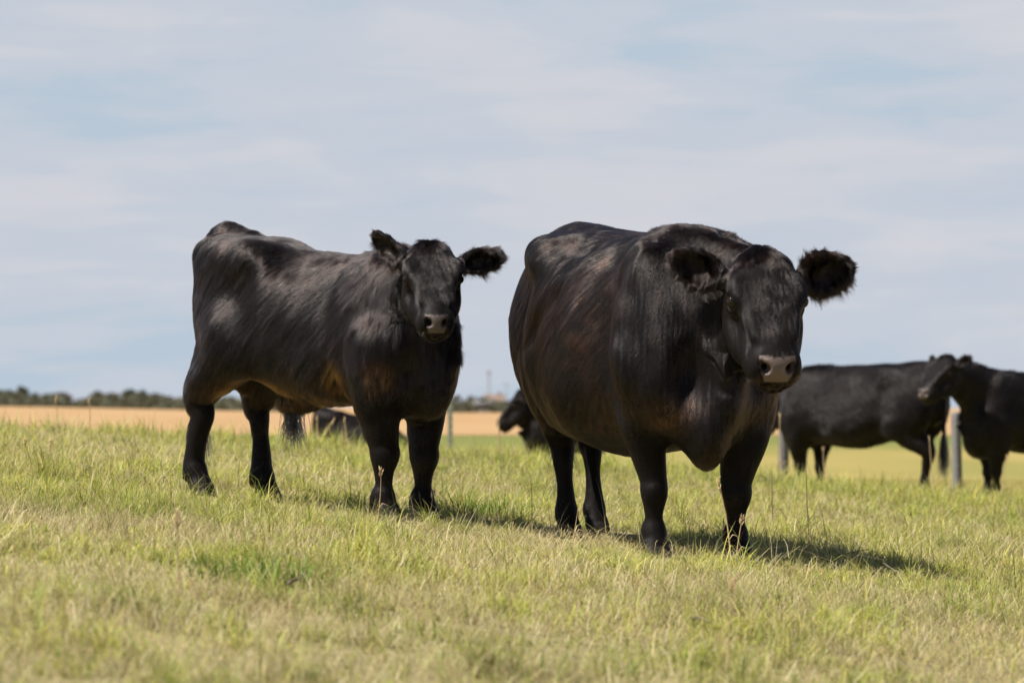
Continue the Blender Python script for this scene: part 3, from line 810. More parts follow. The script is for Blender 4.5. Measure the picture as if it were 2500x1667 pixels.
QUICK = False
Y_COW = 19.15
cow_pose = dict(
    feet=dict(FR=(.60, -.155), FL=(.71, .155), HR=(-.50, -.125), HL=(-.83, .125)), kneefwd=.0, lift=.017,
    poll=(1.12, .102, 1.18), yaw=-9, pitch=58, hs=1.01, hw=1.02, mw=.98, fl=.93, roll=0,
    brisket=[((.82, -.02, .49), (.13, .10, .175), .10), ((.72, 0, .60), (.17, .17, .18), .10)],
    neck=[([(.50, 0, .95, .27), (.72, .04, .985, .23), (.87, .09, 1.03, .175), (.98, .135, 1.06, .125)], 1.4, .08),
          ([(.935, .13, .93, .07), (.91, .09, .78, .09), (.87, .04, .62, .11)], 1.5, .10),
          ([(.40, 0, 1.19, .06), (.60, .0, 1.21, .07), (.82, .06, 1.17, .055), (1.03, .11, 1.10, .045)], 1.0, .09)],
    earR=dict(dir=w2l((-.185, .05, .085), Y_COW), face=w2l((-.12, -1, -.35), Y_COW), len=.245, wid=.175),
    earL=dict(dir=w2l((.19, .03, .055), Y_COW), face=w2l((.05, -1, -.25), Y_COW), len=.235, wid=.175),
    sculpt=[((-.08,-.25,1.235), (.15,.09,.06), -0.0351), ((.40,-.26,1.16), (.10,.07,.055), -0.0297), ((.18,-.29,1.17), (.08,.08,.08), 0.0162),
            ((.72,-.26,1.12), (.05,.06,.10), 0.0189), ((.67,-.32,.96), (.05,.06,.11), 0.0189), ((.70,-.345,.74), (.055,.06,.11), 0.0162),
            ((.57,-.30,1.06), (.06,.08,.09), -0.0270), ((.53,-.35,.90), (.06,.08,.12), -0.0270), ((.56,-.36,.70), (.055,.08,.12), -0.0270),
            ((.05,-.39,1.03), (.08,.08,.05), -0.0175), ((-.02,-.40,.985), (.08,.08,.05), -0.0175), ((-.09,-.41,.94), (.08,.08,.05), -0.0175), ((-.15,-.41,.895), (.08,.08,.05), -0.0175), ((-.21,-.405,.85), (.08,.08,.05), -0.0175),
            ((-.36,-.32,1.17), (.10,.07,.06), 0.0189), ((.92,-.125,.70), (.075,.07,.16), -0.0600), ((.90,.20,.72), (.07,.07,.14), -0.0473), ((.60,-.33,.58), (.05,.06,.07), -0.0297)],
    nosecol=(.145, .10, .085))

Y_CALF = 51.6
calf_pose = dict(
    feet=dict(FR=(.50, -.12), FL=(.52, .12), HR=(-.59, -.12), HL=(-.41, .125)), hoff=dict(HR=-.02, HL=.045), lift=.017,
    poll=(.82, -.19, 1.13), yaw=-44, pitch=55, hs=.80, hw=1.02, mw=.86, fl=.87, roll=0,
    brisket=[((.66, -.01, .53), (.09, .085, .135), .08), ((.56, 0, .60), (.13, .135, .15), .08)],
    extra=[((-.10, 0, .455), (.12, .045, .045), .06), ((-.44, 0, .60), (.05, .05, .11), .05)],
    neck=[([(.40, 0, .83, .19), (.56, -.03, .91, .155), (.67, -.08, .975, .12), (.75, -.125, 1.01, .095)], 1.3, .07),
          ([(.735, -.115, .91, .055), (.70, -.08, .78, .07), (.65, -.02, .62, .09)], 1.3, .08)],
    earR=dict(dir=w2l((-.125, .05, .125), Y_CALF), face=w2l((-.45, -.85, -.25), Y_CALF), len=.205, wid=.10),
    earL=dict(dir=w2l((.19, .02, .045), Y_CALF), face=w2l((.05, -1, -.3), Y_CALF), len=.20, wid=.115),
    sculpt=[((-.285,-.23,.88), (.07,.08,.18), -.020), ((-.13,-.22,.95), (.05,.07,.15), .012),
            ((.42,-.22,.98), (.10,.08,.18), .008), ((.27,-.24,.85), (.06,.08,.20), -.020), ((.29,-.20,.51), (.045,.08,.08), -.026), ((.645,-.13,.62), (.05,.06,.13), -.04),
            ((.03,-.18,1.04), (.10,.08,.06), -.012)],
    nosecol=(.10, .075, .065))

def cow_fur(V, Q, info, body, nose, hoof, hl, dzs):
    info['rust'] = [((.35, -.36, 1.02), (.26, .25, .13), .11), ((.0, -.40, .95), (.25, .25, .15), .05), ((.86, -.16, .55), (.085, .07, .05), .9), ((.40, -.42, .84), (.10, .2, .12), .22),
                    ((-.2, .3, 1.2), (.4, .3, .2), .15)]
    info['furcol'] = (.012, .0068, .0055); info['rustcol'] = (.24, .085, .04)
    grow('coat', COW, V, Q, info, body, nose, hoof, hl, 190000 if not QUICK else 4000, .0145, False, 21)

def calf_fur(V, Q, info, body, nose, hoof, hl, dzs):
    info['rust'] = [((-.22, -.14, .495), (.17, .12, .045), .95), ((.575, -.25, .555), (.05, .07, .065), .85), ((.29, -.235, .54), (.045, .09, .07), .85),
                    ((0, -.2, .45), (.3, .15, .04), .25), ((-.36, -.14, 1.1), (.04, .05, .03), .5)]
    info['furcol'] = (.011, .0072, .0065); info['rustcol'] = (.33, .125, .032)
    grow('coat', CALF, V, Q, info, body, nose, hoof, hl, 150000 if not QUICK else 4000, .020, True, 51)

HM = .0075 if not QUICK else .012
cow_root, cow_info, cow_V = make_animal('cow', 'big black cow facing the camera, with drooping furry ears and a grey-brown nose', 'cow', None,
    COW, cow_pose, (.521, 16.62), Y_COW, HM, ((-1.12, -.55, -.06), (1.50, .62, 1.50)), cow_fur)
calf_root, calf_info, calf_V = make_animal('calf', 'shaggy black bull calf standing side-on, head turned to the camera', 'calf', None,
    CALF, calf_pose, (-.865, 17.517), Y_CALF, HM, ((-.92, -.55, -.08), (1.10, .42, 1.40)), calf_fur)

HEIFER = dict(COW)
HEIFER['torso'] = [(x, tp * (.965 if x < -.3 else .985 if x < 0 else 1), max(bt, lo), wd * .80, zw) for (x, tp, bt, wd, zw), lo in zip(COW['torso'], (.9,.8,.7,.64,.60,.53,.47,.47,.50,.50,.49,.53,.62))]
HEIFER.update(hook=.20, shoulder=(.60, .185, .92), thigh=(-.60, .17, .88), ely=.18)
def far_pose(**kw):
    p = dict(feet=dict(FR=(.62, -.13), FL=(.68, .13), HR=(-.60, -.11), HL=(-.72, .11)), kneefwd=0, roll=0, hs=1.0, hw=1.0,
             brisket=[((.80, 0, .58), (.12, .11, .14), .1)], amp=.8,
             earR=dict(dir=(-.02, -.19, .06), face=(1, -.2, -.2), len=.20, wid=.11), earL=dict(dir=(-.02, .19, .06), face=(1, .2, -.2), len=.20, wid=.11))
    p.update(kw); return p
def neck_to(poll, K=HEIFER):
    a = np.array((.52, 0, .95)); b_ = np.array(poll); 
    q = [a, a * .55 + b_ * .45 + np.array((0, 0, -.02)), b_ + (a - b_) * .12 + np.array((0, 0, -.12))]
    u = [b_ + np.array((-.02, 0, -.26)), (b_ + a) / 2 + np.array((.05, 0, -.26)), np.array((.80, 0, .62))]
    return [([(*q[0], .24), (*q[1], .19), (*q[2], .135)], 1.2, .08), ([(*u[0], .08), (*u[1], .10), (*u[2], .12)], 1.2, .1)]
far_tail = []
def far_fur(K):
    def fn(V, Q, info, body, nose, hoof, hl, dzs):
        info['rust'] = []; info['furcol'] = (.006, .0045, .004); info['rustcol'] = (.2, .1, .05)
        grow('coat', K, V, Q, info, body, nose, hoof, hl, 40000 if not QUICK else 500, .020, False, 71, 1.5)
    return fn
def far_animal(label, K, pose, px, d, fyaw, cat='cow', h=.018):
    x = (px - 1250) / F * d
    r = make_animal('cow' if cat == 'cow' else 'calf', label, cat, 'cattle standing beyond the rise', K, pose, (x, d), fyaw, h, ((-1.15, -.75, -.3), (1.75, .75, 1.75)), far_fur(K))
    return r
p = far_pose(poll=(1.26, -.10, 1.0), yaw=-8, pitch=50, skin=(.012, .0095, .009)); p['size'] = 1.04; p['neck'] = neck_to(p['poll'])
bg1 = far_animal('distant black cow side-on, tail hanging, head hidden behind the big cow', HEIFER, p, 2112, 40.6, -128)
p = far_pose(poll=(1.22, .10, 1.44), yaw=14, pitch=44, hs=1.02, hw=1.12, fl=.84, skin=(.012, .0095, .009), nosecol=(.085, .062, .058),
    earR=dict(dir=w2l((-.04, .16, .10), -66), face=w2l((-1, -.4, 0), -66), len=.19, wid=.13), earL=dict(dir=w2l((.13, -.10, .10), -66), face=w2l((-.7, -.7, 0), -66), len=.19, wid=.13))
p['neck'] = neck_to(p['poll'])
bg2 = far_animal('black cow at the right edge of the picture with raised head looking left', HEIFER, p, 2560, 39.2, -66)
p = far_pose(poll=(1.0, 0, 1.29), yaw=-4, pitch=50, hs=1.08, hw=1.1, fl=.88, skin=(.012, .0095, .009)); p['neck'] = neck_to(p['poll'])
bg3 = far_animal('black cow behind the big cow, only its lowered head showing', HEIFER, p, 1462, 51.0, -84)
p = dict(far_pose(poll=(.98, 0, .62), yaw=0, pitch=66, hs=.78, skin=(.012, .0095, .009)), feet=dict(FR=(.48, -.11), FL=(.56, .11), HR=(-.58, -.11), HL=(-.45, .11)))
p['brisket'] = [((.62, 0, .55), (.1, .1, .13), .08)]
p['neck'] = [([(.42, 0, .82, .20), (.66, 0, .74, .15), (.86, 0, .64, .11)], 1.2, .08)]
bg4 = far_animal('black calf grazing far off, seen between the legs of the bull calf', CALF, p, 862, 66.0, 82, cat='calf')
# hanging tail switches, and the long hair under the bull calf
def tuft(name, root, P0, spread, length, n, seed, lockamp=1.0, col=(.012, .010, .010), rad=.0007, down=(0, 0, -1), parent=None, jit=.10, npts=7):
    g = np.random.default_rng(seed)
    P = np.array(P0) + g.normal(size=(n, 3)) * np.array(spread)
    lock = SNoise(.03, 6, seed)(P)[:, None] * np.array([.06, .04, 0]) * lockamp + g.normal(size=(n, 3)) * .05
    return hair_object(name, P, np.tile(np.array(down, float), (n, 1)) + lock, np.zeros((n, 3)), length * g.uniform(.5, 1.1, n), np.tile(np.array(col), (n, 1)), rad,
                       parent or root, m_fur, npts=npts, droop=.0, jitter=jit, seed=seed)
body_of = lambda root: [c for c in root.children if c.name.startswith('body')][0]
tuft('sheath_hair', calf_root, (-.13, 0, .405), (.026, .010, .006), .15, 320, 3, rad=.0011, parent=body_of(calf_root), jit=.05, lockamp=3.5)
for r_, K, n, rad in ((cow_root, COW, 500, .0008), (calf_root, CALF, 400, .0008), (bg1[0], HEIFER, 300, .003), (bg2[0], HEIFER, 260, .003)):
    hh = K['H'] / 1.3
    tuft('tail_switch', r_, (K['torso'][2][0] - .10, -.02 if K is CALF else .0, .56 * hh), (.010, .010, .05), .32 * hh, n, 8, rad=rad, parent=body_of(r_), jit=.03)

# ------------------------------------------------------------------ far things: wood, houses, poles, fence posts
m_bark = principled('bark', (0.10, 0.085, 0.07), 0.9, 12, (0.05, 0.04, 0.033), 0.4)
def leaf_mat(name, c1, c2):
    m, t, out = new_mat(name)
    at = t.n('ShaderNodeAttribute', attribute_name='tint')
    d = t.n('ShaderNodeBsdfDiffuse'); tr = t.n('ShaderNodeBsdfTranslucent')
    t.l(at.outputs['Color'], d.inputs[0]); t.l(at.outputs['Color'], tr.inputs[0])
    mx = t.n('ShaderNodeMixShader'); mx.inputs[0].default_value = .25
    t.l(d.outputs[0], mx.inputs[1]); t.l(tr.outputs[0], mx.inputs[2]); t.l(mx.outputs[0], out.inputs[0])
    return m
m_leaf = leaf_mat('foliage', None, None)

def far_tree(px, d, base_py, h, w, hue, seed, label, trunk_bare=.15, loose=.0):
    g = np.random.default_rng(seed)
    b0 = U(px, base_py, d)
    b0[2] = gz1(b0[0], b0[1])
    root = empty('tree', b0, g.uniform(0, 6))
    tag(root, label, 'tree', 'trees along the far edge of the field')
    mb = MB(); th = h * .55
    mb.tube([(0, 0, -.3), (0.05, .02, th * .5), (-.04, .05, th)], [.035 * h, .026 * h, .012 * h], 7)
    for k in range(7):
        a = g.uniform(0, 6.28); z0 = h * g.uniform(.18, .5); L_ = w * g.uniform(.25, .42)
        mb.tube([(0, 0, z0), (L_ * .5 * math.cos(a), L_ * .5 * math.sin(a), z0 + L_ * .45), (L_ * math.cos(a), L_ * math.sin(a), z0 + L_ * .8)], [.014 * h, .01 * h, .004 * h], 5)
    mb.build('trunk', m_bark, root)
    # crown: leaf clumps scattered through several unequal lobes
    nl = g.integers(6, 10); cs = []
    for k in range(nl):
        a = g.uniform(0, 6.28); rr = w * .30 * math.sqrt(g.random())
        cs.append((rr * math.cos(a), rr * math.sin(a), h * g.uniform(trunk_bare + .18, .84), w * g.uniform(.17, .30), h * g.uniform(.12, .24)))
    cs.append((0, 0, h * .82, w * .16, h * .17))
    V = []; cols = []
    for (cx, cy, cz, rx, rz) in cs:
        n = 260
        p = g.normal(size=(n, 3)); p /= np.linalg.norm(p, axis=1)[:, None]; p *= (g.random(n) ** .45)[:, None]
        P = p * np.array([rx, rx, rz]) + np.array([cx, cy, cz]); P[:, 2] = np.maximum(P[:, 2], .03 * h)
        sz = h * .035 * g.uniform(.6, 1.5, n)
        a1 = nrm(g.normal(size=(n, 3))) * sz[:, None]; a2 = nrm(g.normal(size=(n, 3))) * sz[:, None]
        V.append(np.stack([P - a1, P + a2, P + a1, P - a2], 1).reshape(-1, 3))
        c = np.array(hue) * g.uniform(.7, 1.3) * np.array([g.uniform(.85, 1.25), 1, g.uniform(.8, 1.2)])
        cols.append(np.repeat(c[None] * g.uniform(.7, 1.35, (n, 1)), 4, 0))
    V = np.concatenate(V); F4 = np.arange(len(V)).reshape(-1, 4)
    mesh_obj('crown', V, F4, m_leaf, root, False, np.concatenate(cols))

gt = np.random.default_rng(77)
G1, G2, G3 = (.10, .105, .072), (.14, .135, .095), (.16, .14, .115)
spec = [  # px, base py, height(px), width(px), colour, label
 (2, 990, 46, 40, G1, 'dark tree cut by the left edge of the picture'),
 (50, 991, 58, 30, G1, 'tallest narrow dark tree on the left skyline'),
 (86, 992, 40, 36, G1, 'dark round tree beside the tallest narrow one on the left skyline'),
 (112, 993, 34, 32, G1, 'low dark tree right of the dark round one on the skyline'),
 (152, 995, 44, 44, G3, 'thin greyish half-bare tree on the left skyline'),
 (200, 997, 26, 44, G3, 'low brownish tree in the dip of the left skyline'),
 (238, 998, 48, 40, G2, 'olive tree left of the broad dark pair on the skyline'),
 (275, 999, 46, 44, G2, 'olive bushy tree just left of the broad dark pair'),
 (318, 1000, 56, 44, G1, 'broad dark tree, taller of a pair on the skyline'),
 (348, 1001, 54, 36, G1, 'broad dark tree touching the calf-side of the taller one'),
 (382, 1002, 44, 34, G2, 'upright olive tree nearest the hind leg of the calf'),
 (414, 1002, 38, 44, G2, 'wide low olive tree partly behind the hind leg of the calf'),
 (460, 1003, 36, 50, G2, 'low olive tree hidden mostly by the calf'),
 (540, 1004, 34, 60, G2, 'low tree showing between the hind legs of the calf'),
 (660, 1005, 32, 60, G2, 'low tree showing in the gap under the belly of the calf'),
 (1117, 1006, 50, 44, G1, 'dark tree rising behind the thin fence post'),
 (1153, 1006, 46, 24, G1, 'small dark tree at the left end of the grey farmhouse'),
]
for k, (px, bpy_, hp, wp, hue, lab) in enumerate(spec):
    d = 1150 + gt.uniform(-40, 60); far_tree(px, d, bpy_, hp * .86 / F * d, wp * 1.6 / F * d, hue, 100 + k, lab)
# scrub along the foot of the trees: one mass
def scrub():
    g = np.random.default_rng(9); V = []; cols = []
    n = 16000; px = g.uniform(-500, 1300, n); px = px[(px < 700) | (px > 1080)]; n = len(px)
    d = g.uniform(1080, 1140, n); x = (px - 1250) / F * d; z0 = gz(x, d)
    hh = 2.9 + .8 * np.sin(px * .06) + .7 * np.sin(px * .021 + 1)
    P = np.stack([x, d, z0 + g.random(n) * np.maximum(hh, .6)], 1)
    sz = g.uniform(.3, .9, n); a1 = nrm(g.normal(size=(n, 3))) * sz[:, None]; a2 = nrm(g.normal(size=(n, 3))) * sz[:, None]
    V = np.stack([P - a1, P + a2, P + a1, P - a2], 1).reshape(-1, 3)
    c = np.repeat(np.array(G1)[None] * g.uniform(.6, 1.5, (n, 1)) + g.uniform(0, .02, (n, 1)) * np.array([1, .7, .4]), 4, 0)
    tag(mesh_obj('scrub', V, np.arange(len(V)).reshape(-1, 4), m_leaf, None, False, c), 'low dark scrub along the far edge of the stubble field', 'bushes', kind='stuff')
scrub()

m_wallgrey = principled('weathered_wall', (.30, .285, .30), .85, .6, (.24, .23, .245))
m_roofbrown = principled('brown_roof', (.22, .15, .115), .9, .8, (.17, .12, .10))
m_roofgrey = principled('grey_roof', (.27, .26, .27), .8, .8, (.21, .2, .21))
m_pane = principled('window_pane', (.05, .055, .065), .15)
def house(px, bpy_, d, w_px, wall_px, roof_px, roofmat, label, wins):
    s = d / F; b0 = U(px, bpy_, d); b0[2] = gz1(b0[0], b0[1]) 
    root = empty('farm_building', b0); tag(root, label, 'building', 'farm buildings on the skyline')
    W, hw, hr, D = w_px * s, wall_px * s, roof_px * s, 7.0
    mb = MB(); mb.box((-W/2, 0, -1.2), (W/2, D, hw)); 
    mb.add([(-W/2, .002, hw), (W/2, .002, hw), (-W/2, D, hw), (W/2, D, hw), (-W/2, D/2, hw + hr * .94), (W/2, D/2, hw + hr * .94)], f3=[(0, 4, 2), (1, 3, 5)])
    mb.build('wall', m_wallgrey, root)
    r = MB(); o_ = .35
    for s_ in (0, 1):
        y0, y1 = (-o_, D/2) if s_ == 0 else (D + o_, D/2)
        z0 = hw - o_ * hr / (D/2) * .9
        V = [(-W/2 - o_, y0, z0), (W/2 + o_, y0, z0), (W/2 + o_, y1, hw + hr), (-W/2 - o_, y1, hw + hr)]
        r.add(V + [(a, b_, c + .12) for a, b_, c in V], f4=[(0,1,2,3),(7,6,5,4),(0,4,5,1),(1,5,6,2),(2,6,7,3),(3,7,4,0)])
    roof = r.build('roof', roofmat, root)
    ch = MB(); ch.box((W * .22, D/2 - .3, hw + hr * .8), (W * .22 + .6, D/2 + .3, hw + hr + .9)); ch.build('chimney', m_roofbrown, roof)
    for fx in wins:
        fr = MB(); fr.box((fx * W - .6, -.06, hw * .42), (fx * W + .6, -.003, hw * .8)); f_ = fr.build('window', m_wallgrey, root)
        pn = MB(); pn.box((fx * W - .48, -.085, hw * .46), (fx * W + .48, -.064, hw * .76)); pn.build('pane', m_pane, f_)
house(1178, 1006, 1090, 44, 22, 9, m_roofgrey, 'long low grey farm shed left of the brown-roofed house', (-.3, .0, .3))
house(1206, 1006, 1120, 48, 20, 24, m_roofbrown, 'grey farmhouse with a brown pitched roof on the skyline', (-.28, .05, .3))
# masts on the skyline
m_pole = principled('grey_pole', (.25, .25, .26), .7)
for px, top, lab in ((1194, 905, 'tall faint lattice mast behind the farmhouse on the skyline'), (1236, 932, 'shorter faint pole right of the lattice mast')):
    d = 1170; b0 = U(px, 1006, d); b0[2] = gz1(b0[0], b0[1]); hgt = (1006 - top) / F * d
    root = empty('mast', b0); tag(root, lab, 'mast')
    mb = MB()
    if top < 920:
        for cx, cy in ((-.45, -.4), (.45, -.4), (0, .5)): mb.tube([(cx, cy, -.5), (cx * .5, cy * .5, hgt)], .06, 5)
        for k in range(14):
            z0, z1 = hgt * k / 14, hgt * (k + 1) / 14; q0, q1 = 1 - .5 * k / 14, 1 - .5 * (k + 1) / 14
            mb.tube([(-.45 * q0, -.4 * q0, z0), (.45 * q1, -.4 * q1, z1)], .03, 4); mb.tube([(.45 * q0, -.4 * q0, z0), (0, .5 * q1, z1)], .03, 4)
        mb.build('lattice', m_pole, root)
        h2 = MB(); h2.box((-.5, -.3, hgt - .9), (.5, .1, hgt)); h2.build('antenna', m_pole, root)
    else:
        mb.tube([(0, 0, -.5), (0, 0, hgt)], [.14, .09], 6); mb.build('pole', m_pole, root)
        h2 = MB(); h2.box((-1.1, -.06, hgt - .7), (1.1, .06, hgt - .55)); h2.build('crossarm', m_pole, root)
# fence posts
m_post = principled('weathered_post', (.20, .19, .187), .9, 14, (.12, .112, .11), .5, stretch=(1, 1, .12))
m_postd = principled('dark_post', (.15, .14, .145), .9, 14, (.10, .093, .095), .5, stretch=(1, 1, .12))
m_tpost = principled('painted_steel_post', (.21, .24, .18), .7, 20, (.26, .27, .22))
def wood_post(px, d, top_py, r, mat, label, lean):
    x = (px - 1250) / F * d; z = gz1(x, d); top = U(px, top_py, d)[2] - z
    root = empty('fence_post', (x, d, z)); root.rotation_euler = (0, R(lean), 0)
    tag(root, label, 'fence post', 'posts of the pasture fence')
    mb = MB(); n = 12; g = np.random.default_rng(int(px))
    zz = [-.25, 0, top * .3, top * .6, top * .9, top - .02, top]
    rr = [r * 1.02, r, r * .97, r * .98, r * .95, r * .93, r * .78]
    V = []
    for z_, r_ in zip(zz, rr):
        for k in range(n):
            q = 2 * math.pi * k / n; j = r_ * (1 + .05 * math.sin(3 * q + z_) + g.normal() * .012)
            V.append((j * math.cos(q), j * math.sin(q), z_))
    f4 = [(i * n + k, i * n + (k + 1) % n, (i + 1) * n + (k + 1) % n, (i + 1) * n + k) for i in range(len(zz) - 1) for k in range(n)]
    V.append((0, 0, top + .004)); c = len(V) - 1; m_ = (len(zz) - 1) * n
    mb.add(V, [(m_ + k, m_ + (k + 1) % n, c) for k in range(n)], f4); mb.build('timber', mat, root, True)
    for z_ in (top * .86, top * .62, top * .38):
        st = MB(); st.tube([(-.02, -r - .002, z_), (0, -r - .012, z_ + .006), (.02, -r - .002, z_)], .003, 5); st.build('staple', m_pole, root)
wood_post(1911, 45.0, 955, .062, m_postd, 'dark wooden fence post under the chest of the distant side-on cow', 1.0)
wood_post(2338, 43.0, 1006, .056, m_post, 'pale grey wooden fence post beside the hanging tail', -1.5)
px, d = 1099, 47.0; x = (px - 1250) / F * d; z = gz1(x, d); top = U(px, 880, d)[2] - z
root = empty('fence_post', (x, d, z)); tag(root, 'slender greenish steel fence post between the calf and the big cow', 'fence post', 'posts of the pasture fence')
mb = MB(); mb.box((-.028, -.004, -.3), (.028, .004, top)); mb.box((-.004, .0045, -.3), (.004, .036, top)); mb.build('steel_section', m_tpost, root)
for k in range(12):
    mb = MB(); mb.box((-.010, -.014, top * (.25 + .06 * k)), (.010, -.0045, top * (.25 + .06 * k) + .02)); mb.build('stud', m_tpost, root)

# ------------------------------------------------------------------ grass
m_grass, t, out = new_mat('grass_blades')
at = t.n('ShaderNodeAttribute', attribute_name='tint')
d_ = t.n('ShaderNodeBsdfPrincipled', I_Roughness=.55); d_.inputs['Specular IOR Level'].default_value = .25
tr = t.n('ShaderNodeBsdfTranslucent')
t.l(at.outputs['Color'], d_.inputs['Base Color']); t.l(at.outputs['Color'], tr.inputs[0])
mx = t.n('ShaderNodeMixShader'); mx.inputs[0].default_value = .42
t.l(d_.outputs[0], mx.inputs[1]); t.l(tr.outputs[0], mx.inputs[2]); t.l(mx.outputs[0], out.inputs[0])

def blades(P, hgt, wid, azim, lean, curl, col_b, col_t, seg=3):
    """P (n,3) roots; each blade a tapered, bent strip"""
    n = len(P); g = np.random.default_rng(1)
    side = np.stack([np.cos(azim + g.normal(scale=.5, size=n) + 1.571), np.sin(azim + 1.571), np.zeros(n)], 1)
    fw = np.stack([np.cos(azim), np.sin(azim), np.zeros(n)], 1)
    V = np.empty((n, 2 * seg + 1, 3), np.float32); Cc = np.empty((n, 2 * seg + 1, 3), np.float32)
    for i in range(seg + 1):
        t_ = i / seg; ang = lean + curl * t_
        c = P + fw * (hgt * t_ * np.sin(ang * (.35 + .65 * t_)))[:, None]; c[:, 2] += hgt * t_ * np.cos(ang * (.35 + .65 * t_))
        wv = wid * (1 - t_ ** 1.6) * .5; cc = col_b * (1 - t_) + col_t * t_
        if i < seg:
            V[:, 2 * i] = c - side * wv[:, None]; V[:, 2 * i + 1] = c + side * wv[:, None]; Cc[:, 2 * i] = cc; Cc[:, 2 * i + 1] = cc
        else: V[:, 2 * seg] = c; Cc[:, 2 * seg] = cc
    m_ = 2 * seg + 1; o_ = np.arange(n)[:, None] * m_
    q = np.concatenate([o_ + np.array([2 * i, 2 * i + 1, 2 * i + 3, 2 * i + 2]) for i in range(seg - 1)]) if seg > 1 else np.zeros((0, 4), int)
    tri = o_ + np.array([2 * seg - 2, 2 * seg - 1, 2 * seg])
    return V.reshape(-1, 3), q, tri, Cc.reshape(-1, 3)

def scatter(y0, y1, dens, margin=.9, seed=0):
    margin += .7
    """uniform points over the part of the field the picture can see, a few steps wider"""
    g = np.random.default_rng(seed); W1 = .1286 * y1 + margin
    n = int(dens * 2 * W1 * (y1 - y0)); x = g.uniform(-W1, W1, n); y = g.uniform(y0, y1, n)
    k = np.abs(x) < .1286 * y + margin; return x[k], y[k]

class N2:
    def __init__(s, wl, seed): s.f = SNoise(wl, 12, seed)
    def __call__(s, x, y): return s.f(np.stack([x, y, np.zeros_like(x)], 1))
nP = N2(1.6, 31); nQ = N2(.45, 32); nH = N2(.22, 33); nD = N2(2.6, 34)
GREEN = np.array([[.40, .45, .065], [.52, .49, .09], [.27, .35, .045], [.57, .50, .12], [.35, .40, .09]])
STRAW = np.array([[.60, .50, .26], [.50, .41, .20], [.68, .59, .36], [.40, .30, .14]])
gV, gQ, gT, gC = [], [], [], []; off = 0
def push(V, q, tr_, c):
    global off
    gV.append(V); gC.append(c); gT.append(tr_ + off)
    if len(q): gQ.append(q + off)
    off += len(V)
K_ = .25 if QUICK else 1.0
g = np.random.default_rng(4)
zones = [(6.0, 10.5, 2300, 3), (10.5, 14, 2900, 3), (14, 20, 3100, 3), (20, 27, 2000, 2), (27, 34, 1300, 2), (34, 48, 520, 2), (48, 75, 130, 2)]
_cg = np.random.default_rng(17)
CLY = np.sqrt(_cg.uniform(4.6 ** 2, 36 ** 2, 2600)); CLX = _cg.uniform(-1, 1, 2600) * (.1286 * CLY + .9)
CLH = _cg.gamma(6, 1 / 6, 2600); CLC = _cg.random(2600); CLR = _cg.uniform(.05, .16, 2600)
def patch_green(x, y):
    p = .78 + .22 * nP(x, y) + .16 * nQ(x, y)
    p -= .34 * np.exp(-((y - 12.6) / 2.0) ** 2) * (1 - .4 * np.abs(nQ(x, y)))           # dry belt in front of the animals
    return p
for zi, (y0, y1, dens, seg) in enumerate(zones):
    x, y = scatter(y0, y1, dens * K_, .9 if y1 < 40 else 1.5, 60 + zi); n = len(x)
    hf = np.ones(n); cc_ = np.full(n, .5)
    if y1 < 36:
        sel = (CLY > y0) & (CLY < y1); ids = np.flatnonzero(sel)
        k = g.random(n) < .45; ci = ids[g.integers(0, len(ids), n)]; rr = CLR[ci] * np.abs(g.normal(size=n)) * .75; aa = g.uniform(0, 6.283, n)
        x = np.where(k, CLX[ci] + rr * np.cos(aa), x); y = np.where(k, CLY[ci] + rr * np.sin(aa), y)
        hf = np.where(k, .55 + .8 * CLH[ci] * np.exp(-(rr / CLR[ci]) ** 2 * .5), .72); cc_ = np.where(k, CLC[ci], .5)
    gp = patch_green(x, y) + (cc_ - .5) * .9; isg = g.random(n) < np.clip(gp + (.25 if y0 >= 14 else 0), .15, .96)
    tall = np.clip(.5 + .45 * nP(x + 3, y) + .4 * nQ(x + 7, y), .05, 1.3)
    hgt = np.where(isg, g.gamma(5, .2, n) * (.034 + .044 * tall), g.gamma(4, .25, n) * (.034 + .03 * tall))
    hgt *= hf * (1 + .35 * sstep(20, 28, y))
    hgt = np.clip(hgt, .015, .24)
    for hx_, hy_ in HOOVES[:8]:                                         # trodden round the hooves
        dd = np.hypot(x - hx_, (y - hy_ + .12) * .8); hgt = hgt * (1 - .6 * sstep(.38, .15, dd))
    far = sstep(14, 48, y)
    wid = g.uniform(.0020, .0050, n) * np.where(isg, 1.1, .75) * (1 + 2.2 * far)
    az = g.uniform(0, 6.283, n); lean = np.abs(g.normal(size=n)) * np.where(isg, .50, .85); curl = g.uniform(.0, 1.0, n) * np.where(isg, 1.3, .5)
    gi = GREEN[g.integers(0, 5, n)]; si = STRAW[g.integers(0, 4, n)]
    ct = np.where(isg[:, None], gi, si) * g.uniform(.6, 1.25, (n, 1)) * (.72 + .56 * cc_[:, None] * 1.0)
    dryt = isg & (g.random(n) < .18)
    ct = np.where(dryt[:, None], .45 * ct + .55 * si, ct)
    lush = (sstep(.1, .8, nD(x, y)) * .28)[:, None] * isg[:, None]
    ct = ct * (1 - lush) + np.array([.10, .185, .028]) * lush
    # beyond the rise the pasture is shorter and more yellow
    yl = (sstep(33, 37, y) * .7)[:, None]; ct = ct * (1 - yl) + np.array([.36, .305, .09]) * g.uniform(.8, 1.2, (n, 1)) * yl
    hgt = hgt * (1 - .35 * sstep(33, 37, y))
    cb = np.where(isg[:, None], ct * .75 + si * .22, ct * .85)
    P = np.stack([x, y, gz(x, y) - .004], 1)
    push(*blades(P, hgt, wid, az, lean, curl, cb, ct, seg))
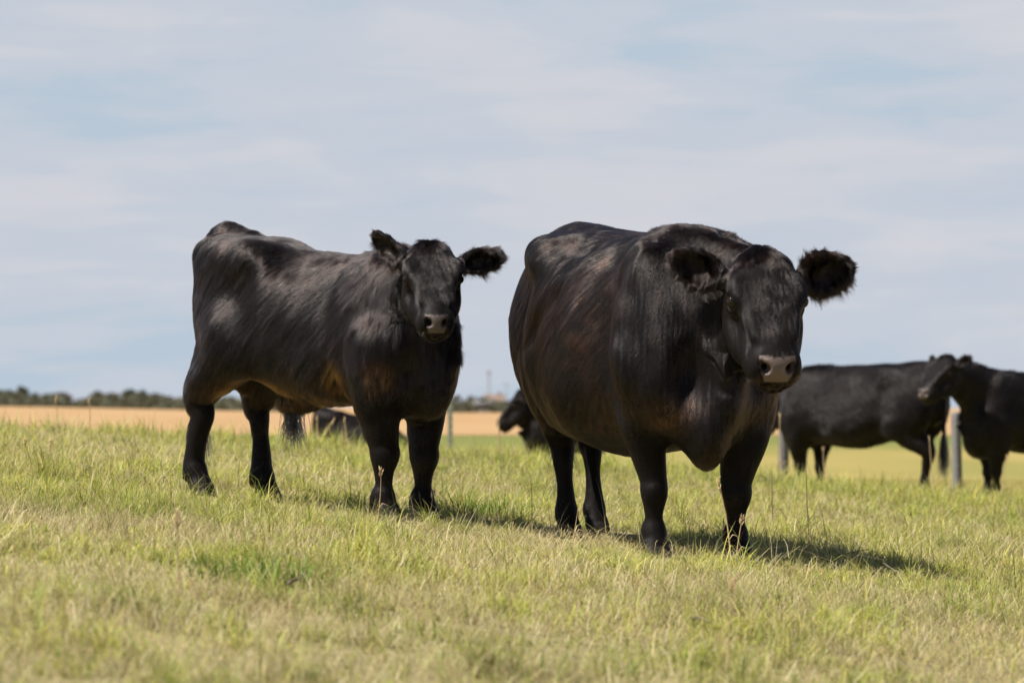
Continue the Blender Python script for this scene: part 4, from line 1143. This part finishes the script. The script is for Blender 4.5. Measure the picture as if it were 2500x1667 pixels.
# thatch: short dead stems lying over each other near the soil
for zi, (y0, y1, dens) in enumerate([(6.0, 12, 1900), (12, 17, 2300), (17, 27, 900)]):
    x, y = scatter(y0, y1, dens * K_, .9, 90 + zi); n = len(x)
    k = g.random(n) < np.clip(1.25 - patch_green(x, y), .1, 1); x, y = x[k], y[k]; n = len(x)
    P = np.stack([x, y, gz(x, y) + g.uniform(0, .022, n)], 1)
    si = STRAW[g.integers(0, 4, n)] * g.uniform(.65, 1.2, (n, 1))
    push(*blades(P, g.uniform(.03, .11, n), g.uniform(.0016, .0032, n) * (1 + sstep(14, 27, y)), g.uniform(0, 6.283, n), g.uniform(.9, 1.5, n), g.uniform(-.3, .3, n), si * .9, si, 2))
x, y = scatter(6.0, 24, 26 * max(K_, .5), .9, 98); n = len(x)
si = STRAW[g.integers(0, 3, n)] * g.uniform(.8, 1.15, (n, 1))
push(*blades(np.stack([x, y, gz(x, y) + g.uniform(.015, .05, n)], 1), g.uniform(.08, .26, n), g.uniform(.0022, .004, n), g.uniform(0, 6.283, n), g.uniform(1.25, 1.6, n), g.uniform(-.2, .4, n), si, si, 3))
# scattered fine dry flowering stems, too many to count
x, y = scatter(5, 33, 7 * max(K_, .5), .9, 99); n = len(x)
si = STRAW[g.integers(0, 4, n)] * g.uniform(.7, 1.1, (n, 1))
push(*blades(np.stack([x, y, gz(x, y)], 1), g.uniform(.12, .30, n), g.uniform(.0018, .003, n), g.uniform(0, 6.283, n), g.uniform(0, .45, n), g.uniform(0, .5, n), si, si, 3))
V = np.concatenate(gV); 
grass_o = mesh_obj('grass', V, [np.concatenate(gQ), np.concatenate(gT)], m_grass, None, False, np.concatenate(gC))
tag(grass_o, 'short green and straw-coloured pasture grass all round the cattle', 'grass', kind='stuff')
print('grass verts', len(V))

# tufts and single stalks one can point at
def tuft_thing(px, py, d, n, h, w_, label, green=True, seed=0, spread=.09):
    g = np.random.default_rng(seed); q = U(px, py, d); x0, y0 = q[0], q[1]; z0 = gz1(x0, y0)
    a = g.uniform(0, 6.283, n); r = spread * np.sqrt(g.random(n)); x = r * np.cos(a) * 1.6; y = r * np.sin(a)
    P = np.stack([x, y, gz(x0 + x, y0 + y) - z0], 1)
    ct = (np.array([.15, .23, .03]) if green else np.array([.43, .34, .17]))[None] * g.uniform(.7, 1.4, (n, 1))
    V, q4, t3, c = blades(P, g.uniform(.4, 1.1, n) * h, g.uniform(.003, .0055, n), a + g.normal(scale=.5, size=n), .15 + r / spread * .5, g.uniform(.1, .8, n), ct * .7, ct, 3)
    o = mesh_obj('grass_tuft', V, [q4, t3], m_grass, None, False, c); o.location = (x0, y0, z0)
    tag(o, label, 'grass tuft', 'tufts of taller grass')
def fit_d(px, py):
    """where the line of sight through a pixel meets the ground"""
    for d in np.arange(7.5, 33, .05):
        q = U(px, py, d)
        if gz1(q[0], q[1]) >= q[2]: return d
    return 30.0
tuft_thing(672, 1428, fit_d(672, 1428), 190, .15, 0, 'brightest green tuft of grass in the foreground, below the bull calf', True, 1, .11)
tuft_thing(565, 1425, fit_d(565, 1425), 110, .14, 0, 'darker green tuft just left of the brightest one in the foreground', True, 2, .08)
tuft_thing(1220, 1262, fit_d(1220, 1262), 150, .17, 0, 'shaded green tuft between the calf and the big cow', True, 3, .11)
tuft_thing(1135, 1262, fit_d(1135, 1262), 90, .17, 0, 'shaded tuft right beside the front hoof of the calf', True, 5, .08)

m_stalk = principled('dry_stalk', (.50, .36, .19), .7, 40, (.40, .27, .14))
m_stalkd = principled('dark_stalk', (.13, .095, .06), .7, 40, (.09, .07, .045))
def stalk(px0, py0, px1, py1, d, label, mat, r=.0022, head=.0, bend=.0):
    """upright dead stem from its foot to its tip, with an ear of seed"""
    a = U(px0, py0, d); b_ = U(px1, py1, d)
    a[2] = gz1(a[0], a[1]) - .01; v = b_ - a
    root = empty('dry_stalk', a); tag(root, label, 'dry stalk', 'single dry stalks standing above the grass')
    n = 9; pts = [v * (i / n) + np.array([bend * math.sin(math.pi * i / n), .02 * math.sin(3.1 * i / n), 0]) for i in range(n + 1)]
    mb = MB(); mb.tube(pts, np.linspace(r, r * .55, n + 1), 6); mb.build('stem', mat, root, True)
    if head > 0:
        g = np.random.default_rng(int(px1)); hb = MB(); u = nrm(v)
        for k in range(14):
            p = v + u * (-head + head * k / 13); a_ = g.normal(size=3); a_ = nrm(a_ - u * (a_ @ u))
            hb.tube([p, p + (u * .8 + a_ * .5) * .010, p + (u * 1.0 + a_ * .55) * .020], [.0009, .0022, .0005], 5)
        hb.build('seed_head', mat, root, True)
    lf = MB(); p = v * .3; lf.tube([p, p + np.array([.02, 0, .03]), p + np.array([.05, .0, .02])], [.0016, .0022, .0004], 5); lf.build('leaf', mat, root, True)
def twig(px0, py0, px1, py1, label):
    d0 = fit_d(px0, py0); a = U(px0, py0, d0); d1 = fit_d(px1, py1); b_ = U(px1, py1, d1)
    a[2] = gz1(a[0], a[1]) + .03; b_[2] = gz1(b_[0], b_[1]) + .03; v = b_ - a
    root = empty('twig', a); tag(root, label, 'twig')
    mb = MB(); mb.tube([v * t + np.array([0, .01 * math.sin(9 * t), .008 * math.sin(5 * t)]) for t in np.linspace(0, 1, 8)], np.linspace(.0055, .003, 8), 7); mb.build('stick', m_stalkd, root, True)
    mb = MB(); mb.tube([v * .55, v * .62 + np.array([.01, .02, .02]), v * .72 + np.array([.015, .035, .03])], [.003, .0025, .001], 6); mb.build('side_shoot', m_stalkd, root, True)
twig(1684, 1536, 1778, 1562, 'dark twig lying in the near grass below the big cow')
twig(705, 1452, 752, 1440, 'short dark twig lying beside the brightest green tuft')
S_ = [
 (1786, 1372, 1754, 1172, 15.6, 'tallest pale stalk, crossing the front leg of the big cow', m_stalk, .0036, .05, .01),
 (1793, 1375, 1812, 1265, 15.55, 'short forked stalk at the hoof of the big cow, beside the tallest pale one', m_stalk, .003, .03, .0),
 (918, 1275, 930, 1148, 16.7, 'thin pale stalk in front of the nearer foreleg of the calf', m_stalk, .0022, .03, .006),
 (1040, 1270, 1058, 1200, 16.9, 'thin reddish stalk against the farther foreleg of the calf', m_stalkd, .0022, .03, .004),
 (1396, 1305, 1412, 1240, 16.4, 'yellow stalk at the hind hoof of the big cow', m_stalk, .0022, .0, .0),
 (1300, 1320, 1297, 1175, 16.9, 'thin yellow upright stalk left of the hind legs of the big cow', m_stalk, .0018, .0, .0),
 (1975, 1280, 1968, 1144, 18.4, 'dark straight stalk right of the big cow', m_stalkd, .0026, .0, .0),
 (1972, 1240, 2122, 1340, 16.6, 'long dark stalk slanting low to the right of the big cow', m_stalkd, .0026, .0, .0),
 (1888, 1225, 1884, 1162, 20.0, 'short dark stalk right of the foreleg of the big cow', m_stalkd, .0024, .0, .0),
 (1912, 1140, 1904, 1012, 30.0, 'pale stalk in front of the dark wooden fence post', m_stalk, .0055, .04, -.01),
 (2022, 1130, 2010, 1095, 30.5, 'short leaning brown stalk at the front leg of the side-on cow', m_stalk, .0055, .03, -.01),
 (2282, 1170, 2268, 1063, 30.0, 'brown stalk across the hind leg of the side-on cow', m_stalk, .0050, .0, .0),
 (2440, 1195, 2458, 1115, 30.0, 'pale bent stalk at the front legs of the cow by the picture edge', m_stalk, .0055, .03, .0),
 (1218, 1090, 1218, 1018, 30.5, 'thick blurred stalk below the nose of the cow behind', m_stalk, .0075, .03, .0),
 (776, 1085, 774, 1018, 30.0, 'left one of the blurred stalks before the far grazing calf', m_stalk, .0085, .04, .0),
 (850, 1090, 841, 1022, 30.0, 'right one of the blurred stalks before the far grazing calf', m_stalk, .0075, .04, .0),
 (785, 1082, 816, 1024, 30.2, 'arched blurred stalk between the two others before the far calf', m_stalk, .0070, .05, -.04),
 (434, 1440, 434, 1255, 10.6, 'tall reddish blurred stalk in the near grass on the left', m_stalk, .0026, .04, .0),
 (62, 1165, 62, 1075, 19.5, 'pale upright stalk near the left edge', m_stalk, .0026, .03, .0),
 (112, 1150, 126, 1075, 20.0, 'reddish stalk near the left edge, beside the pale one', m_stalk, .0028, .03, .0),
 (140, 1040, 137, 970, 27.0, 'faint stalk on the rise below the left skyline trees', m_stalk, .0040, .05, .0),
 (220, 1045, 218, 975, 27.0, 'second faint stalk on the rise, before the olive trees', m_stalk, .0040, .05, .0),
 (1772, 1520, 1790, 1420, 10.2, 'blurred pale stalk in the near grass below the big cow', m_stalk, .0022, .03, .0),
]
for (a, b_, c, e, d, lab, mt, r, hd, bd) in S_: stalk(a, b_, c, e, d, lab, mt, r, hd, bd)
